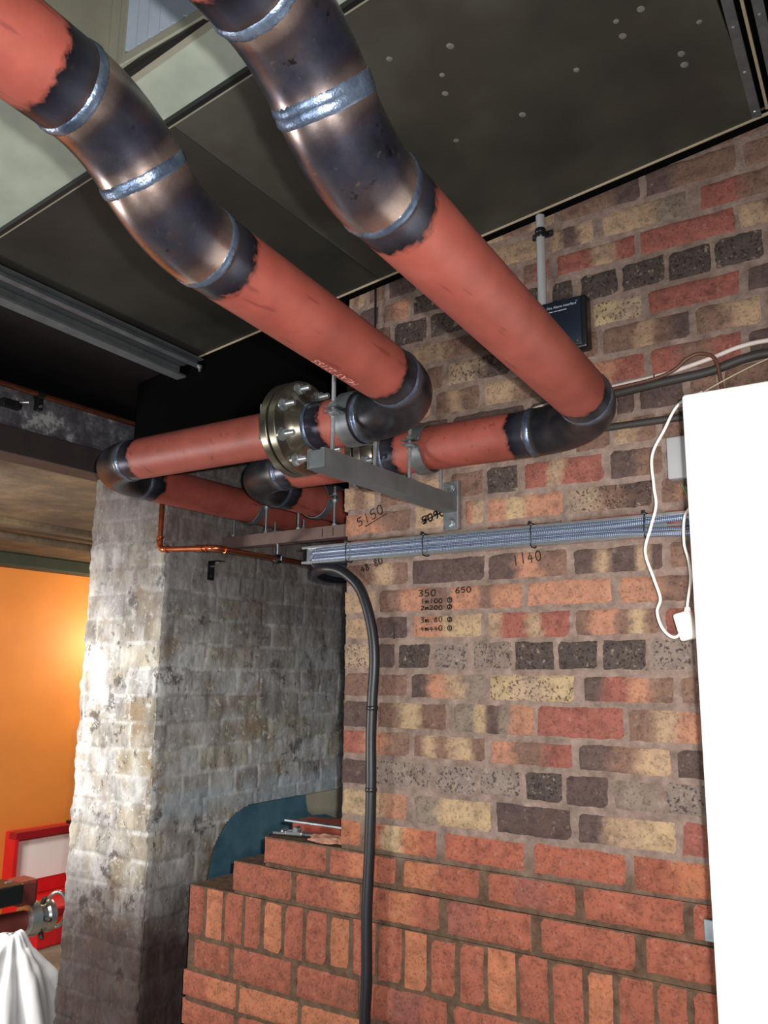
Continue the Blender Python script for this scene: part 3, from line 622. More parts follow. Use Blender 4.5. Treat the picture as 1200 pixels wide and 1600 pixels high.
pB = pipework('heating_pipe', 'right red steel pipe passing the dark blue box, its elbow close to the bricks',
    [(xB(-.5), -.5, 2.240), (xB(.600), .600, 2.226), (xB(.701), .701, 2.134), (-.607, 1.80, 2.118), (-1.768, 1.806, 2.130), (-1.764, 3.9, 2.130)], -1.262, .093, -1.07)

# stencilled number on pipe A, wrapped onto the tube
def text_mesh(s, size):
    cu = bpy.data.curves.new('t', 'FONT'); cu.body = s; cu.size = size; cu.resolution_u = 2; o = bpy.data.objects.new('t', cu); C.objects.link(o)
    bpy.context.view_layer.update(); me = bpy.data.meshes.new_from_object(o.evaluated_get(bpy.context.evaluated_depsgraph_get())); bpy.data.objects.remove(o); return me
me = text_mesh('HEAT 22155', .021)
for v in me.vertices:
    s, h = v.co.x*1.25, v.co.y; y = 1.175-s; phi = R(-86)-h/.0575
    v.co = (xA(y)+math.cos(phi)*.0577, y, ZP+math.sin(phi)*.0577)
link_mesh('stencil_number', me, 'ptext', pA)

# ---------------------------------------------------------------- pipe clamps
def clamp(label, c, zfoot, ztop, w=.036, ey=.082, axis='X', grp='clamps holding the pipes on the bracket', rr=.0605, mat='galv', topnuts=True):
    """two-piece band round a pipe along local X, studs standing on the strut"""
    t = thing('pipe_clamp', c, label, 'clamp', grp, 0 if axis == 'X' else R(90)); th = .003
    for sgn, nm in ((1, 'upper_band'), (-1, 'lower_band')):
        prof = [(-ey-.012, .004*sgn), (-rr-.006, .004*sgn)]+[(math.cos(a)*rr, math.sin(a)*rr*sgn) for a in [math.pi*(1-k/24) for k in range(1, 24)]]+[(rr+.006, .004*sgn), (ey+.012, .004*sgn)]
        v = []; f = []; N = len(prof)
        for i, (py, pz) in enumerate(prof):
            a = prof[max(0, i-1)]; b = prof[min(N-1, i+1)]; ty, tz = b[0]-a[0], b[1]-a[1]; l = math.hypot(ty, tz); ny, nz = -tz/l*sgn, ty/l*sgn
            for dx in (-w/2, w/2):
                v.append((dx, py, pz)); v.append((dx, py+ny*th, pz+nz*th*1))
        for i in range(N-1):
            q = i*4; r_ = q+4; f += [(q, q+2, r_+2, r_), (q+1, r_+1, r_+3, q+3), (q, r_, r_+1, q+1), (q+2, q+3, r_+3, r_+2)]
        f += [(0, 1, 3, 2), (N*4-4, N*4-2, N*4-1, N*4-3)]
        bmt = bmesh.new(); me = bpy.data.meshes.new('x'); me.from_pydata(v, [], f); bmt.from_mesh(me); bpy.data.meshes.remove(me); bmobj(nm, bmt, mat, t, True)
    for s in (-1, 1):
        st = threaded('stud', (0, s*ey, zfoot-c[2]), (0, s*ey, (ztop if s < 0 else ztop-.02)-c[2]), .0052, 'zinc', t)
        for zz in (.013, -.013, zfoot-c[2]+.005): hexnut('nut', (0, s*ey, zz), (0, 0, 1), .0095, .008, 'zinc', st)
        for zz in (.0085, -.0085): lathe('washer', (0, s*ey, zz-.001), (0, 0, 1), [(0, .0135), (.002, .0135)], 'zinc', st, 20)
    return t
AX = -1.085
# ---------------------------------------------------------------- cantilever bracket
t = thing('cantilever_bracket', (-1.07, 1.9, 1.99), 'grey steel bracket arm bolted to the brick wall under the flanged pipes', 'bracket')
bm = bmesh.new(); w2, h0, h1 = .0225, -.021, .021; y0, y1 = -.575, -.008
for (a, b, c_, d) in ((-w2, w2, h0, h0+.003), (-w2, -w2+.003, h0+.003, h1), (w2-.003, w2, h0+.003, h1), (-w2+.003, -w2+.010, h1-.003, h1), (w2-.010, w2-.003, h1-.003, h1)):
    box_bm(a, b, y0, y1, c_, d, 0, bm=bm)
bmobj('arm', bm, 'strutgrey', t); box('end_cap', -w2+.003, w2-.003, y0+.001, y0+.003, h0+.003, h1-.003, 'galv', t)
box('inner_channel', -w2+.0035, w2-.0035, y0+.004, y1, h0+.0035, h1-.004, 'galv', t)
box('wall_plate', -.022, .027, -.007, -.0005, -.068, .062, 'galv', t, .001); box('wall_plate_edge', .0235, .0275, -.018, -.007, -.068, .062, 'zinc', t)
box('gusset', -.022, -.018, -.05, -.007, -.021, .035, 'galv', t)
for zz in (.046, -.049):
    b = hexnut('fixing_bolt', (-.002, -.011, zz), (0, 1, 0), .0095, .007, 'zinc', t); lathe('washer', (-.002, -.0085, zz), (0, 1, 0), [(0, .0135), (.0016, .0135)], 'zinc', b, 20)
clamp('zinc clamp round the left pipe just right of the clean flange', (-1.092, 1.4915, ZP), 2.0125, 2.205)
clamp('zinc clamp round the right pipe close to the brick wall', (-1.092, 1.803, ZP), 2.0125, 2.18, ey=.078)
# ---------------------------------------------------------------- strut across the passage
t = thing('support_strut', (-1.80, 2.20, 2.012), 'brown steel strut crossing the dark gap beside the brick wall', 'strut')
bm = bmesh.new()
for (a, b, c_, d) in ((-.02, .02, -.0205, -.0175), (-.02, -.017, -.0175, .0205), (.017, .02, -.0175, .0205), (-.017, -.010, .0175, .0205), (.010, .017, .0175, .0205)): box_bm(-.385, .30, a, b, c_, d, 0, bm=bm)
bmobj('channel', bm, 'dullsteel', t)
for xx in (.12, .075): box('slot_mark', xx, xx+.003, -.0205, -.0195, -.014, .014, 'blackplastic', t, 0)
for i, (xx, dz) in enumerate(((-.15, .03), (-.02, .024))): 
    s = threaded('stud', (xx, 0, .01), (xx, 0, .045+dz*.5), .004, 'zinc', t); hexnut('nut', (xx, 0, .0245), (0, 0, 1), .008, .006, 'zinc', s)
clamp('thin zinc clamp under the left pipe in the dark gap', (-2.071, 2.20, 2.137), 2.033, 2.15, .03, axis='Y', grp='clamps on the strut in the gap', mat='galv', ey=.078)
clamp('thin zinc clamp under the right pipe in the dark gap', (-1.767, 2.20, 2.130), 2.033, 2.17, .03, axis='Y', grp='clamps on the strut in the gap', mat='galv', ey=.078)

# ================================================================ CABLE TRAY and cables
def sl_box(nm, x0, x1, y0, y1, z0, z1, mt, par): return box(nm, x0, x1, y0, y1, z0, z1, mt, par, .0004)
ZTR = 1.885
t = thing('cable_tray', (-.9, 1.895, ZTR), 'narrow galvanised cable tray fixed along the brick wall', 'cable tray')
X0, X1 = -1.55+.9, .3+.9
bm = bmesh.new()
x = X0
while x < X1-.09:
    box_bm(x, x+.052, -.004, -.001, -.024, .024, 0, bm=bm); x += .052
    for a, b in ((-.024, -.019), (-.002, .002), (.019, .024)): box_bm(x, x+.03, -.004, -.001, a, b, 0, bm=bm)
    x += .03
bmobj('tray_base', bm, 'galv', t)
for s in (-1, 1):
    e = sl_box('tray_rail', X0, X1, -.026, -.001, s*.024-.001, s*.024+.001, 'zinc', t); sl_box('rolled_lip', X0, X1, -.028, -.025, min(s*.024, s*.019)-.0008, max(s*.024, s*.019)+.0008, 'zinc', e)
def cab(label, pts, r=.0085, mat='braid', nm='armoured_cable', cat='cable', grp=None, n=14, seg=16):
    o = tube(nm, spline(pts, n), r, mat, None, seg, uvs=(mat == 'braid')); return tag(o, label, cat, grp)
ya, yb = 1.884, 1.8735
for lab, za, zr, y_, dz in (('topmost braided grey cable on the tray, rising behind the white cabinet', 1.8995, 1.9055, ya, .013), ('second braided grey cable from the top of the tray', 1.8900, 1.8965, yb, .004),
        ('braided grey cable just above the lowest one on the tray', 1.8802, 1.8700, ya, -.004), ('lowest braided grey cable along the bottom lip of the tray', 1.8706, 1.8605, yb, -.013)):
    cab(lab, [(-1.69-dz, 3.2, za+dz+.03), (-1.66-dz, 2.4, za+dz+.012), (-1.63-dz, 2.12, za+dz*.6-.004), (-1.585-dz, 1.975, za+dz*.3-.005), (-1.52, y_+.008, za-.002), (-1.44, y_, za), (-1.0, y_, za), (-.66, y_, za), (-.52, y_, (za+zr*2)/3), (-.44, y_, zr), (-.25, y_, zr), (.2, y_, zr)], r=.0068)
TIES = [('leftmost black tie round the tray, at the wall corner', -1.385), ('black tie round the tray just left of the bracket plate', -1.135), ('black tie round the tray above the 1140 writing', -.83), ('rightmost black tie round the tray, near the white cabinet', -.555)]
for lab, x in TIES:
    pts = []; hw, hh = .0195, .0285
    for k in range(33):
        a = 2*math.pi*k/32; ca, sa = math.cos(a), math.sin(a); pts.append((x+.0015*math.sin(a), 1.8775+math.copysign(abs(ca)**.5, ca)*hw, ZTR+math.copysign(abs(sa)**.5, sa)*hh))
    o = thing('cable_tie', (0, 0, 0), lab, 'cable tie', 'black ties round the tray'); tube('strap', pts, .0017, 'blackplastic', o, 8, caps=False); box('buckle', x-.0035, x+.0035, 1.853, 1.861, ZTR+.024, ZTR+.033, 'blackplastic', o, .001); 

# ================================================================ things on the upper wall
t = thing('interface_box', (-.742, 1.9, 2.402), 'dark blue Fire Alarm Interface box on the brick wall behind the right pipe', 'alarm box')
bmobj('back_box', box_bm(-.068, .070, -.038, -.0005, -.068, .070, .007, 3), 'blackplastic', t, True); lid = bmobj('lid', box_bm(-.064, .058, -.043, -.037, -.060, .066, .003, 2), 'box', t, True)
def flat_text(s, size, x, z, par, mat, y, nm):
    me = text_mesh(s, size)
    for v in me.vertices: v.co = (x+v.co.x, y, z+v.co.y)
    return link_mesh(nm, me, mat, par)
flat_text('Fire Alarm Interface', .0095, -.030, .046, lid, 'btext', -.0436, 'lettering'); 
for i, (a_, b_) in enumerate(((-.030, -.014), (-.012, -.002), (.0, .022))): box('small_print', a_, b_, -.0438, -.0432, .0375, .0390, 'btext', lid, 0)
for q in ((.048, .054), (.048, -.050)): lathe('lid_screw', (q[0], -.0432, q[1]), (0, -1, 0), [(0, .0025), (.0008, .0022)], 'zinc', lid, 12)
t = thing('wall_conduit', (-.795, 1.885, 2.47), 'grey plastic conduit rising from the dark blue box to the ceiling', 'conduit')
lathe('conduit', (0, 0, -.01), (0, 0, 1), [(0, .0115), (.268, .0115)], 'greyplastic', t, 24); cz = .208
lathe('coupler', (0, 0, .195), (0, 0, 1), [(0, .0125), (.003, .0145), (.011, .0145), (.013, .013), (.015, .0145), (.023, .0145), (.026, .0125)], 'blackplastic', t, 24)
o = box('saddle', -.028, .030, .010, .0145, cz-.009, cz+.009, 'blackplastic', t, .003)
for s in (-1, 1): lathe('saddle_screw', (s*.023, .0105, cz), (0, -1, 0), [(0, .004), (.002, .003)], 'darkpipe', t, 10)
tag(tube('hanging_wire', spline([(-1.317, 1.888, 2.66), (-1.3165, 1.889, 2.56), (-1.316, 1.888, 2.45), (-1.318, 1.888, 2.3)], 6), .0035, 'rubber', None, 10), 'thin black wire dropping down the bricks between the two red pipes', 'wire')
tag(tube('white_conduit', spline([(-1.16, 1.884, 2.165), (-1.10, 1.882, 2.160), (-1.02, 1.881, 2.172), (-.90, 1.884, 2.196), (-.75, 1.885, 2.218), (-.628, 1.884, 2.2275), (-.50, 1.884, 2.236), (-.40, 1.883, 2.252), (-.335, 1.882, 2.266), (-.27, 1.882, 2.268), (-.15, 1.882, 2.256), (.1, 1.882, 2.235), (1.45, 1.882, 2.22)], 10), .0052, 'pinkcable', None, 14), 'white cable arching along the bricks above the black conduit and cabinet', 'cable')
tag(tube('black_conduit', spline([(-.75, 1.882, 2.205), (-.628, 1.882, 2.209), (-.5, 1.882, 2.217), (-.40, 1.881, 2.222), (-.33, 1.88, 2.236), (-.26, 1.88, 2.238), (-.1, 1.88, 2.22), (.1, 1.88, 2.208), (1.45, 1.88, 2.19)], 8), .0105, 'darkpipe', None, 20), 'thick black conduit along the bricks just above the white cabinet', 'conduit')
tag(tube('brown_wire', spline([(-.66, 1.867, 2.2155), (-.53, 1.867, 2.222), (-.475, 1.866, 2.234), (-.445, 1.866, 2.255), (-.415, 1.866, 2.262), (-.385, 1.864, 2.245), (-.375, 1.862, 2.20), (-.37, 1.86, 2.14)], 8), .0042, 'brownwire', None, 12), 'brown wire looping up over the black conduit and down behind the cabinet', 'wire')
tag(tube('grey_pipe', [Vector((-.80, 1.886, 2.122)), Vector((-.665, 1.886, 2.131)), Vector((-.47, 1.886, 2.128)), Vector((1.45, 1.886, 2.11))], .0085, 'darkpipe', None, 18), 'thin dark pipe fixed to the bricks below the right elbow, running behind the cabinet', 'pipe')
tag(tube('thin_wire', spline([(-.45, 1.80, 2.125), (-.37, 1.82, 2.17), (-.28, 1.84, 2.21), (-.18, 1.86, 2.24), (0, 1.87, 2.25)], 8), .0018, 'cream', None, 8), 'very thin cream wire rising from behind the top of the white cabinet', 'wire')
for lab, x, z_ in (('small black tie on the white cable right of the right elbow', -.522, 2.231), ('small black tie on the white cable above the right pipe run', -1.03, 2.171)):
    tag(tube('cable_tie', [(x, 1.8865+math.cos(a)*.010, z_-.003+math.sin(a)*.012) for a in [2*math.pi*k/16 for k in range(17)]], .0015, 'blackplastic', None, 8, caps=False), lab, 'cable tie', 'small ties on the white cable')

# ---------------------------------------------------------------- white cabinet
CX0, CX1, CY0, CZ0, CZ1 = -.3705, .45, 1.5, .62, 2.052
t = thing('wall_cabinet', (CX0, 1.88, CZ0), 'large blank white cabinet cutting off the right side of the view', 'cabinet')
def L(x, y, z): return (x-CX0, y-1.88, z-CZ0)
bmobj('body', box_bm(.004, CX1-CX0, -.35, 0, 0, CZ1-CZ0-.004, .006, 3), 'white', t, True)
bmobj('door', box_bm(.0, CX1-CX0, -.38, -.355, .0, CZ1-CZ0, .007, 4), 'white', t, True)
box('door_seal', .0008, CX1-CX0-.01, -.3555, -.3495, .002, CZ1-CZ0-.006, 'green', t, .001)
for z_ in (.25, 1.15): box('door_hinge', CX1-CX0-.02, CX1-CX0+.006, -.385, -.33, z_, z_+.06, 'zinc', t, .002)
lathe('door_lock', (CX1-CX0-.08, -.38, .7), (0, -1, 0), [(0, .012), (.004, .012), (.005, .008)], 'zinc', t, 20)
t = thing('switch_box', (-.468, 1.9, 2.03), 'small pale grey switch box half hidden behind the white cabinet', 'switch box')
bmobj('box_body', box_bm(-.03, .10, -.042, -.0005, -.048, .048, .004, 3), 'greyplastic', t, True); box('box_foot', .0, .08, -.03, -.001, -.062, -.046, 'darkpipe', t, .002)
# white lead with in-line connector
t = thing('flex_lead', (0, 0, 0), 'thin white flex hanging in a loop at the left edge of the cabinet', 'cable')
LEAD = [(-.40, 1.80, 2.15), (-.451, 1.80, 2.131), (-.484, 1.80, 2.079), (-.513, 1.80, 2.025), (-.5125, 1.80, 1.956), (-.510, 1.80, 1.914), (-.524, 1.80, 1.866), (-.538, 1.80, 1.815), (-.522, 1.80, 1.755), (-.511, 1.80, 1.714), (-.519, 1.80, 1.687), (-.512, 1.80, 1.656), (-.496, 1.80, 1.636), (-.480, 1.80, 1.634), (-.464, 1.80, 1.655)]
tube('flex', spline(LEAD, 8), .0032, 'whitecable', t, 12)
tube('flex', spline([(-.42, 1.83, 1.93), (-.449, 1.80, 1.89), (-.456, 1.80, 1.83), (-.449, 1.80, 1.792), (-.447, 1.80, 1.751), (-.456, 1.80, 1.70), (-.458, 1.80, 1.67)], 8), .0028, 'whitecable', t, 12)
b = box_bm(-.018, .018, -.014, .014, -.029, .029, .006, 3); bmesh.ops.rotate(b, verts=b.verts, cent=(0, 0, 0), matrix=Matrix.Rotation(R(-14), 3, 'Y')); bmesh.ops.translate(b, verts=b.verts, vec=(-.461, 1.80, 1.655)); co_ = bmobj('connector', b, 'whitecable', t, True)
lathe('strain_relief', (-.457, 1.80, 1.68), (.05, 0, 1), [(0, .008), (.012, .006), (.014, .0045)], 'whitecable', co_, 14)
tag(tube('earth_wire', spline([(-.47, 1.86, 1.97), (-.45, 1.84, 1.92), (-.44, 1.83, 1.80), (-.43, 1.83, 1.70), (-.42, 1.84, 1.6)], 8), .0022, 'green', None, 8), 'thin green wire running down close beside the cabinet edge', 'wire')
t = thing('bolted_plate', (-.459, 1.899, 1.047), 'small galvanised square plate with one bolt, low on the bricks beside the cabinet', 'plate')
box('plate', -.024, .022, -.007, -.0005, -.021, .021, 'galv', t, .001); q = lathe('washer', (.006, -.007, .0), (0, -1, 0), [(0, .011), (.0018, .011)], 'zinc', t, 20); hexnut('bolt_head', (.006, -.0115, 0), (0, 1, 0), .0075, .006, 'zinc', q)
for lab, x, z_, mt in (('small yellow and black plug poking from behind the cabinet edge, level with the dark brick headers', -.432, 1.345, 'blackplastic'),):
    tag(lathe('wall_plug', (x-.02, 1.885, z_), (1, -.2, -.1), [(0, .004), (.03, .005), (.034, .008), (.06, .008)], mt, None, 12), 'small black plug fixed to the bricks at the cabinet edge', 'wall plug')

# ---------------------------------------------------------------- black cable down the brick wall
tag(tube('black_cable', spline([(-1.80, 2.60, 1.90), (-1.72, 2.36, 1.872), (-1.64, 2.12, 1.848), (-1.565, 1.955, 1.842), (-1.49, 1.885, 1.843), (-1.43, 1.872, 1.838), (-1.385, 1.870, 1.818), (-1.345, 1.871, 1.782), (-1.318, 1.872, 1.725), (-1.300, 1.874, 1.655), (-1.294, 1.875, 1.58), (-1.300, 1.876, 1.48), (-1.303, 1.877, 1.38), (-1.300, 1.876, 1.25), (-1.303, 1.877, 1.10), (-1.308, 1.876, .95), (-1.306, 1.877, .80), (-1.309, 1.876, .70), (-1.305, 1.877, .5), (-1.31, 1.877, .2), (-1.30, 1.86, .02)], 8), .0142, 'rubber', None, 24), 'thick black cable curving off the corner and hanging down the brick wall', 'cable')
for i, (x, z_) in enumerate(((-1.300, 1.462), (-1.3005, 1.255))):
    lab = ('upper black tape band on the hanging black cable', 'lower black tape band on the hanging black cable')[i]
    tag(lathe('tape_band', (x, 1.8765, z_-.006), (0, 0, 1), [(0, .0143), (.002, .0156), (.010, .0156), (.012, .0143)], 'blackplastic', None, 24), lab, 'tape', 'tape bands on the hanging cable')

# ---------------------------------------------------------------- copper pipe round the pier corner
t = thing('copper_pipe', (0, 0, 0), 'copper pipe elbowing round the whitened pier corner below the red pipes', 'copper pipe')
cr = .009; cpts = [(-2.200, 1.903, 2.24), (-2.200, 1.903, 1.955), (-1.935, 1.903, 1.940), (-1.935, 2.95, 1.943)]
tube('pipe', bend(cpts, .022, 10), cr, 'copper', t, 24)
for P_, a, b_ in ((1, 0, 2), (2, 1, 3)):
    A, B, Cc = Vector(cpts[a]), Vector(cpts[P_]), Vector(cpts[b_]); d1 = (A-B).normalized(); d2 = (Cc-B).normalized()
    e = tube('elbow_fitting', bend([B+d1*.040, B, B+d2*.040], .022, 10), cr+.0018, 'copper', t, 24)
    for d in (d1, d2): lathe('fitting_rim', B+d*.036, d, [(0, cr+.001), (.001, cr+.0036), (.006, cr+.0036), (.007, cr+.001)], 'copper', e, 24)
lathe('coupling', (-2.02, 1.903, 1.9448), (1, 0, -.057), [(0, cr+.001), (.001, cr+.003), (.030, cr+.003), (.031, cr+.001)], 'copper', t, 24)
t = thing('pipe_hanger', (-1.935, 2.20, 1.9405), 'black pipe ring hanging from the brown strut and gripping the copper pipe', 'pipe clip')
lathe('ring', (0, -.011, 0), (0, 1, 0), [(0, .011), (0, .0155), (.022, .0155), (.022, .011)], 'blackplastic', t, 24); lathe('hanger_rod', (0, 0, .013), (0, 0, 1), [(0, .004), (.0375, .004)], 'zinc', t, 10)
for s in (-1, 1): lathe('clip_screw', (s*.018, 0, -.008), (0, 0, 1), [(0, .003), (.016, .003)], 'zinc', t, 10)
t = thing('angle_bracket', (-2.172, 2.12, 1.925), 'small black slotted bracket hanging on the pier under the copper pipe', 'bracket')
box('long_leg', -.003, 0, -.016, .016, -.055, .012, 'blackplastic', t, .0006); box('short_leg', 0, .05, -.016, .016, .009, .012, 'blackplastic', t, .0006)
hexnut('nut', (.035, -.006, .004), (0, 0, 1), .0075, .007, 'zinc', t); lathe('bolt', (.0, 0, -.006), (1, 0, 0), [(0, .0035), (.022, .0035)], 'zinc', t, 10); lathe('slot_ring', (.0003, 0, -.04), (1, 0, 0), [(0, .005), (.0006, .0045)], 'darkpipe', t, 12)

# ---------------------------------------------------------------- marker writing on the bricks
G = {'0': [[(.5, 1), (.15, .8), (.05, .4), (.3, .02), (.7, .05), (.95, .5), (.8, .9), (.5, 1)]], '1': [[(.5, 1), (.45, 0)]], '2': [[(.1, .8), (.45, 1), (.8, .75), (.5, .35), (.05, 0), (.95, .05)]],
     '3': [[(.1, .95), (.6, 1), (.8, .8), (.4, .55), (.85, .3), (.6, .02), (.05, .1)]], '4': [[(.5, 1), (.05, .4), (.95, .4)], [(.65, .75), (.6, 0)]], '5': [[(.9, 1), (.25, .95), (.15, .55), (.7, .55), (.85, .25), (.55, 0), (.05, .05)]],
     '6': [[(.8, 1), (.3, .75), (.08, .3), (.4, 0), (.85, .2), (.7, .5), (.15, .4)]], '8': [[(.8, .85), (.4, 1), (.15, .75), (.8, .3), (.5, 0), (.1, .25), (.8, .85)]], '9': [[(.85, .75), (.5, 1), (.1, .75), (.45, .5), (.85, .8), (.8, .3), (.55, 0)]],
     'm': [[(.05, 0), (.1, .6), (.35, .5), (.45, .05), (.5, .55), (.85, .5), (.95, 0)]], '|': [[(.45, 1), (.55, 0)]], ' ': [], '-': [[(0, .5), (1, .55)]]}
G['c1'] = [[(.5, 1.1), (.0, .8), (0, .2), (.5, -.1), (1, .2), (1, .8), (.5, 1.1)], [(.5, .85), (.5, .15)]]
G['c2'] = [[(.5, 1.1), (.0, .8), (0, .2), (.5, -.1), (1, .2), (1, .8), (.5, 1.1)], [(.3, .7), (.5, .85), (.7, .65), (.3, .2), (.75, .2)]]
def writing(label, chars, x, z_, h, w, gap=.3, tilt=0.0, under=False, strike=False, lw=.0011):
    V, F = [], []
    def stroke(P):
        for a, b in zip(P[:-1], P[1:]):
            a, b = Vector(a), Vector(b); d = (b-a)
            if d.length < 1e-6: continue
            d.normalize(); n = Vector((-d.y, d.x))*lw; a2, b2 = a-d*lw*.5, b+d*lw*.5; i = len(V)
            for q in (a2+n, b2+n, b2-n, a2-n): V.append((q.x, 1.8988, q.y))
            for q in (a2+n, b2+n, b2-n, a2-n): V.append((q.x, 1.9004, q.y))
            F.extend([(i, i+1, i+2, i+3), (i, i+4, i+5, i+1), (i+1, i+5, i+6, i+2), (i+2, i+6, i+7, i+3), (i+3, i+7, i+4, i)])
    rs = random.Random(len(label)); cx = 0; ct, sn = math.cos(R(tilt)), math.sin(R(tilt))
    T = lambda u, v: (x+u*ct-v*sn, z_+u*sn+v*ct)
    for ch in chars:
        dy = rs.uniform(-.08, .08)*h; sc = rs.uniform(.88, 1.08)
        for st in G[ch]:
            sm = spline([(p[0], p[1], 0) for p in st], 4) if len(st) > 2 and ch not in '4' else [Vector((p[0], p[1], 0)) for p in st]
            stroke([T(cx+p.x*w, dy+p.y*h*sc) for p in sm])
        cx += w*(1+gap)
    if under: stroke([T(w*1.2, -h*.35), T(cx, -h*.2)])
    if strike: stroke([T(-w*.1, h*.25), T(cx*.8, h*.5)]); stroke([T(w*.2, -.1*h), T(w*1.2, h*.9)])
    o = pydata('marker_writing', V, F, 'ink'); return tag(o, label, 'handwriting', 'handwritten site measurements on the brick wall')
W_ = writing
W_('handwritten number 5150, underlined, on the brick left of the bracket', '5150', -1.372, 1.958, .026, .018, .35, 20, under=True)
W_('scribbled-over number 5090 on the pale brick under the bracket arm', '5090', -1.160, 1.948, .020, .015, .25, 14, strike=True, lw=.0016)
W_('handwritten number 4880 just under the tray near the wall corner', ['4', '8', ' ', '8', '0'], -1.358, 1.826, .018, .012, .3, 18)
W_('handwritten number 1140 on the orange brick under the tray', '1140', -.895, 1.818, .026, .014, .45, 8)
W_('handwritten number 650 at the top left of an orange-tan brick', '650', -1.060, 1.757, .014, .0125, .3, 2)
W_('handwritten number 350 heading the two listed lines', '350', -1.172, 1.754, .016, .0145, .3, 0)
W_('handwritten line 1m100 with a ringed 2', ['1', 'm', '1', '0', '0', ' ', 'c2'], -1.165, 1.734, .012, .0105, .3, 0, lw=.0009)
W_('handwritten line 2m200 with a ringed 2', ['2', 'm', '2', '0', '0', ' ', 'c2'], -1.165, 1.717, .011, .0105, .3, 0, lw=.0009)
W_('handwritten line 3m80 with a ringed 2, one course lower', ['3', 'm', ' ', '8', '0', ' ', 'c2'], -1.165, 1.685, .012, .0105, .3, 0, lw=.0009)
W_('handwritten line 4m440 with a ringed 1, lowest of the list', ['4', 'm', '4', '4', '0', ' ', 'c1'], -1.165, 1.662, .012, .0105, .3, 0, lw=.0009)
W_('single upright black pen stroke left of the measurement list', '|', -1.252, 1.645, .042, .006, .3, 0, lw=.0016)

# ---------------------------------------------------------------- on the stepped bricks
bm = box_bm(-.05, .16, -.05, .05, 0, .03, .004); bmesh.ops.subdivide_edges(bm, edges=list(bm.edges), cuts=3, use_grid_fill=True)
for v in bm.verts: v.co += Vector((0, 0, 1))*.003*noise.noise(v.co*30)
o = bmobj('loose_brick', bm, 'loose', None, True); o.location = (-1.63, 2.065, 1.094); o.rotation_euler = (0, 0, R(8)); tag(o, 'loose dull red brick lying behind the tool on the top step', 'brick')
bm = bmesh.new(); bmesh.ops.create_icosphere(bm, subdivisions=4, radius=1)
for v in bm.verts: v.co = Vector((v.co.x*.062, v.co.y*.03, v.co.z*.014))*(1+.35*noise.noise(v.co*2.2)+.12*noise.noise(v.co*7))
for v in bm.verts: v.co.z = max(v.co.z, -.006)
o = bmobj('mortar_lump', bm, 'paleblock', None, True); o.location = (-1.475, 1.932, 1.104); tag(o, 'pale pinkish lump of mortar at the inner end of the top step', 'mortar')
t = thing('steel_tool', (-1.60, 1.962, 1.101), 'shiny steel hand tool with a grey shaft lying on the top brick step', 'hand tool', rz=R(14))
bm = bmesh.new(); box_bm(.0, .20, -.009, .009, -.003, .004, .002, bm=bm); bmobj('shaft', bm, 'galv', t)
bm = box_bm(-.045, .01, -.016, .016, -.004, .008, .004); bmobj('head', bm, 'zinc', t)
o = lathe('jaw_screw', (-.012, -.014, .012), (0, 1, 0), [(0, .007), (.003, .009), (.022, .009), (.028, .006)], 'zinc', t, 16); lathe('pin', (-.06, 0, .004), (.2, .9, .1), [(0, .004), (.02, .006), (.024, .006)], 'zinc', t, 10)
bm = box_bm(-.085, -.04, -.010, .006, -.004, .003, .002); bmobj('jaw', bm, 'strutgrey', t)
tag(bmobj('flat_bar', box_bm(-1.70, -1.42, 2.005, 2.022, 1.12, 1.126, .001), 'galv'), 'thin grey flat bar bridging the top step behind the hand tool', 'bar')

# ================================================================ LEFT BACKGROUND
# copper pipe and clips on the steel beam
tag(tube('copper_pipe', [Vector((-2.487, y, 2.463)) for y in (-.4, .6, 1.2, 1.7, 2.2, 3)], .010, 'browncopper', None, 20), 'tarnished copper pipe running along the top of the steel beam at the left', 'copper pipe')
t = thing('beam_clip', (-2.49, 1.595, 2.455), 'upright black clip gripping the tarnished pipe on the steel beam', 'pipe clip', 'black clips on the steel beam')
lathe('ring', (.0, -.012, .008), (0, 1, 0), [(0, .011), (0, .018), (.024, .018), (.024, .011)], 'blackplastic', t, 24); box('clip_leg', -.012, .012, -.011, .011, -.048, -.006, 'blackplastic', t, .003); lathe('clip_bolt', (.012, 0, -.035), (1, 0, 0), [(0, .006), (.006, .005)], 'zinc', t, 10)
t = thing('beam_clip', (-2.488, 1.49, 2.40), 'black clip lying flat on the steel beam, left of the upright one', 'pipe clip', 'black clips on the steel beam')
box('clip_body', -.005, .02, -.034, .034, -.014, .014, 'blackplastic', t, .005); lathe('clip_ring', (.02, .02, 0), (1, 0, 0), [(0, .013), (.004, .012), (.005, .007)], 'blackplastic', t, 16); lathe('clip_bolt', (.018, .012, .006), (.3, .8, .2), [(0, .004), (.034, .004), (.038, .006)], 'zinc', t, 10)
tag(tube('soffit_pipe', [Vector((-4.05, y, 2.235)) for y in (-.4, 1, 2, 3, 4, 5.5)], .022, 'soffit', None, 20), 'dusty brown pipe running along under the far soffit', 'pipe')
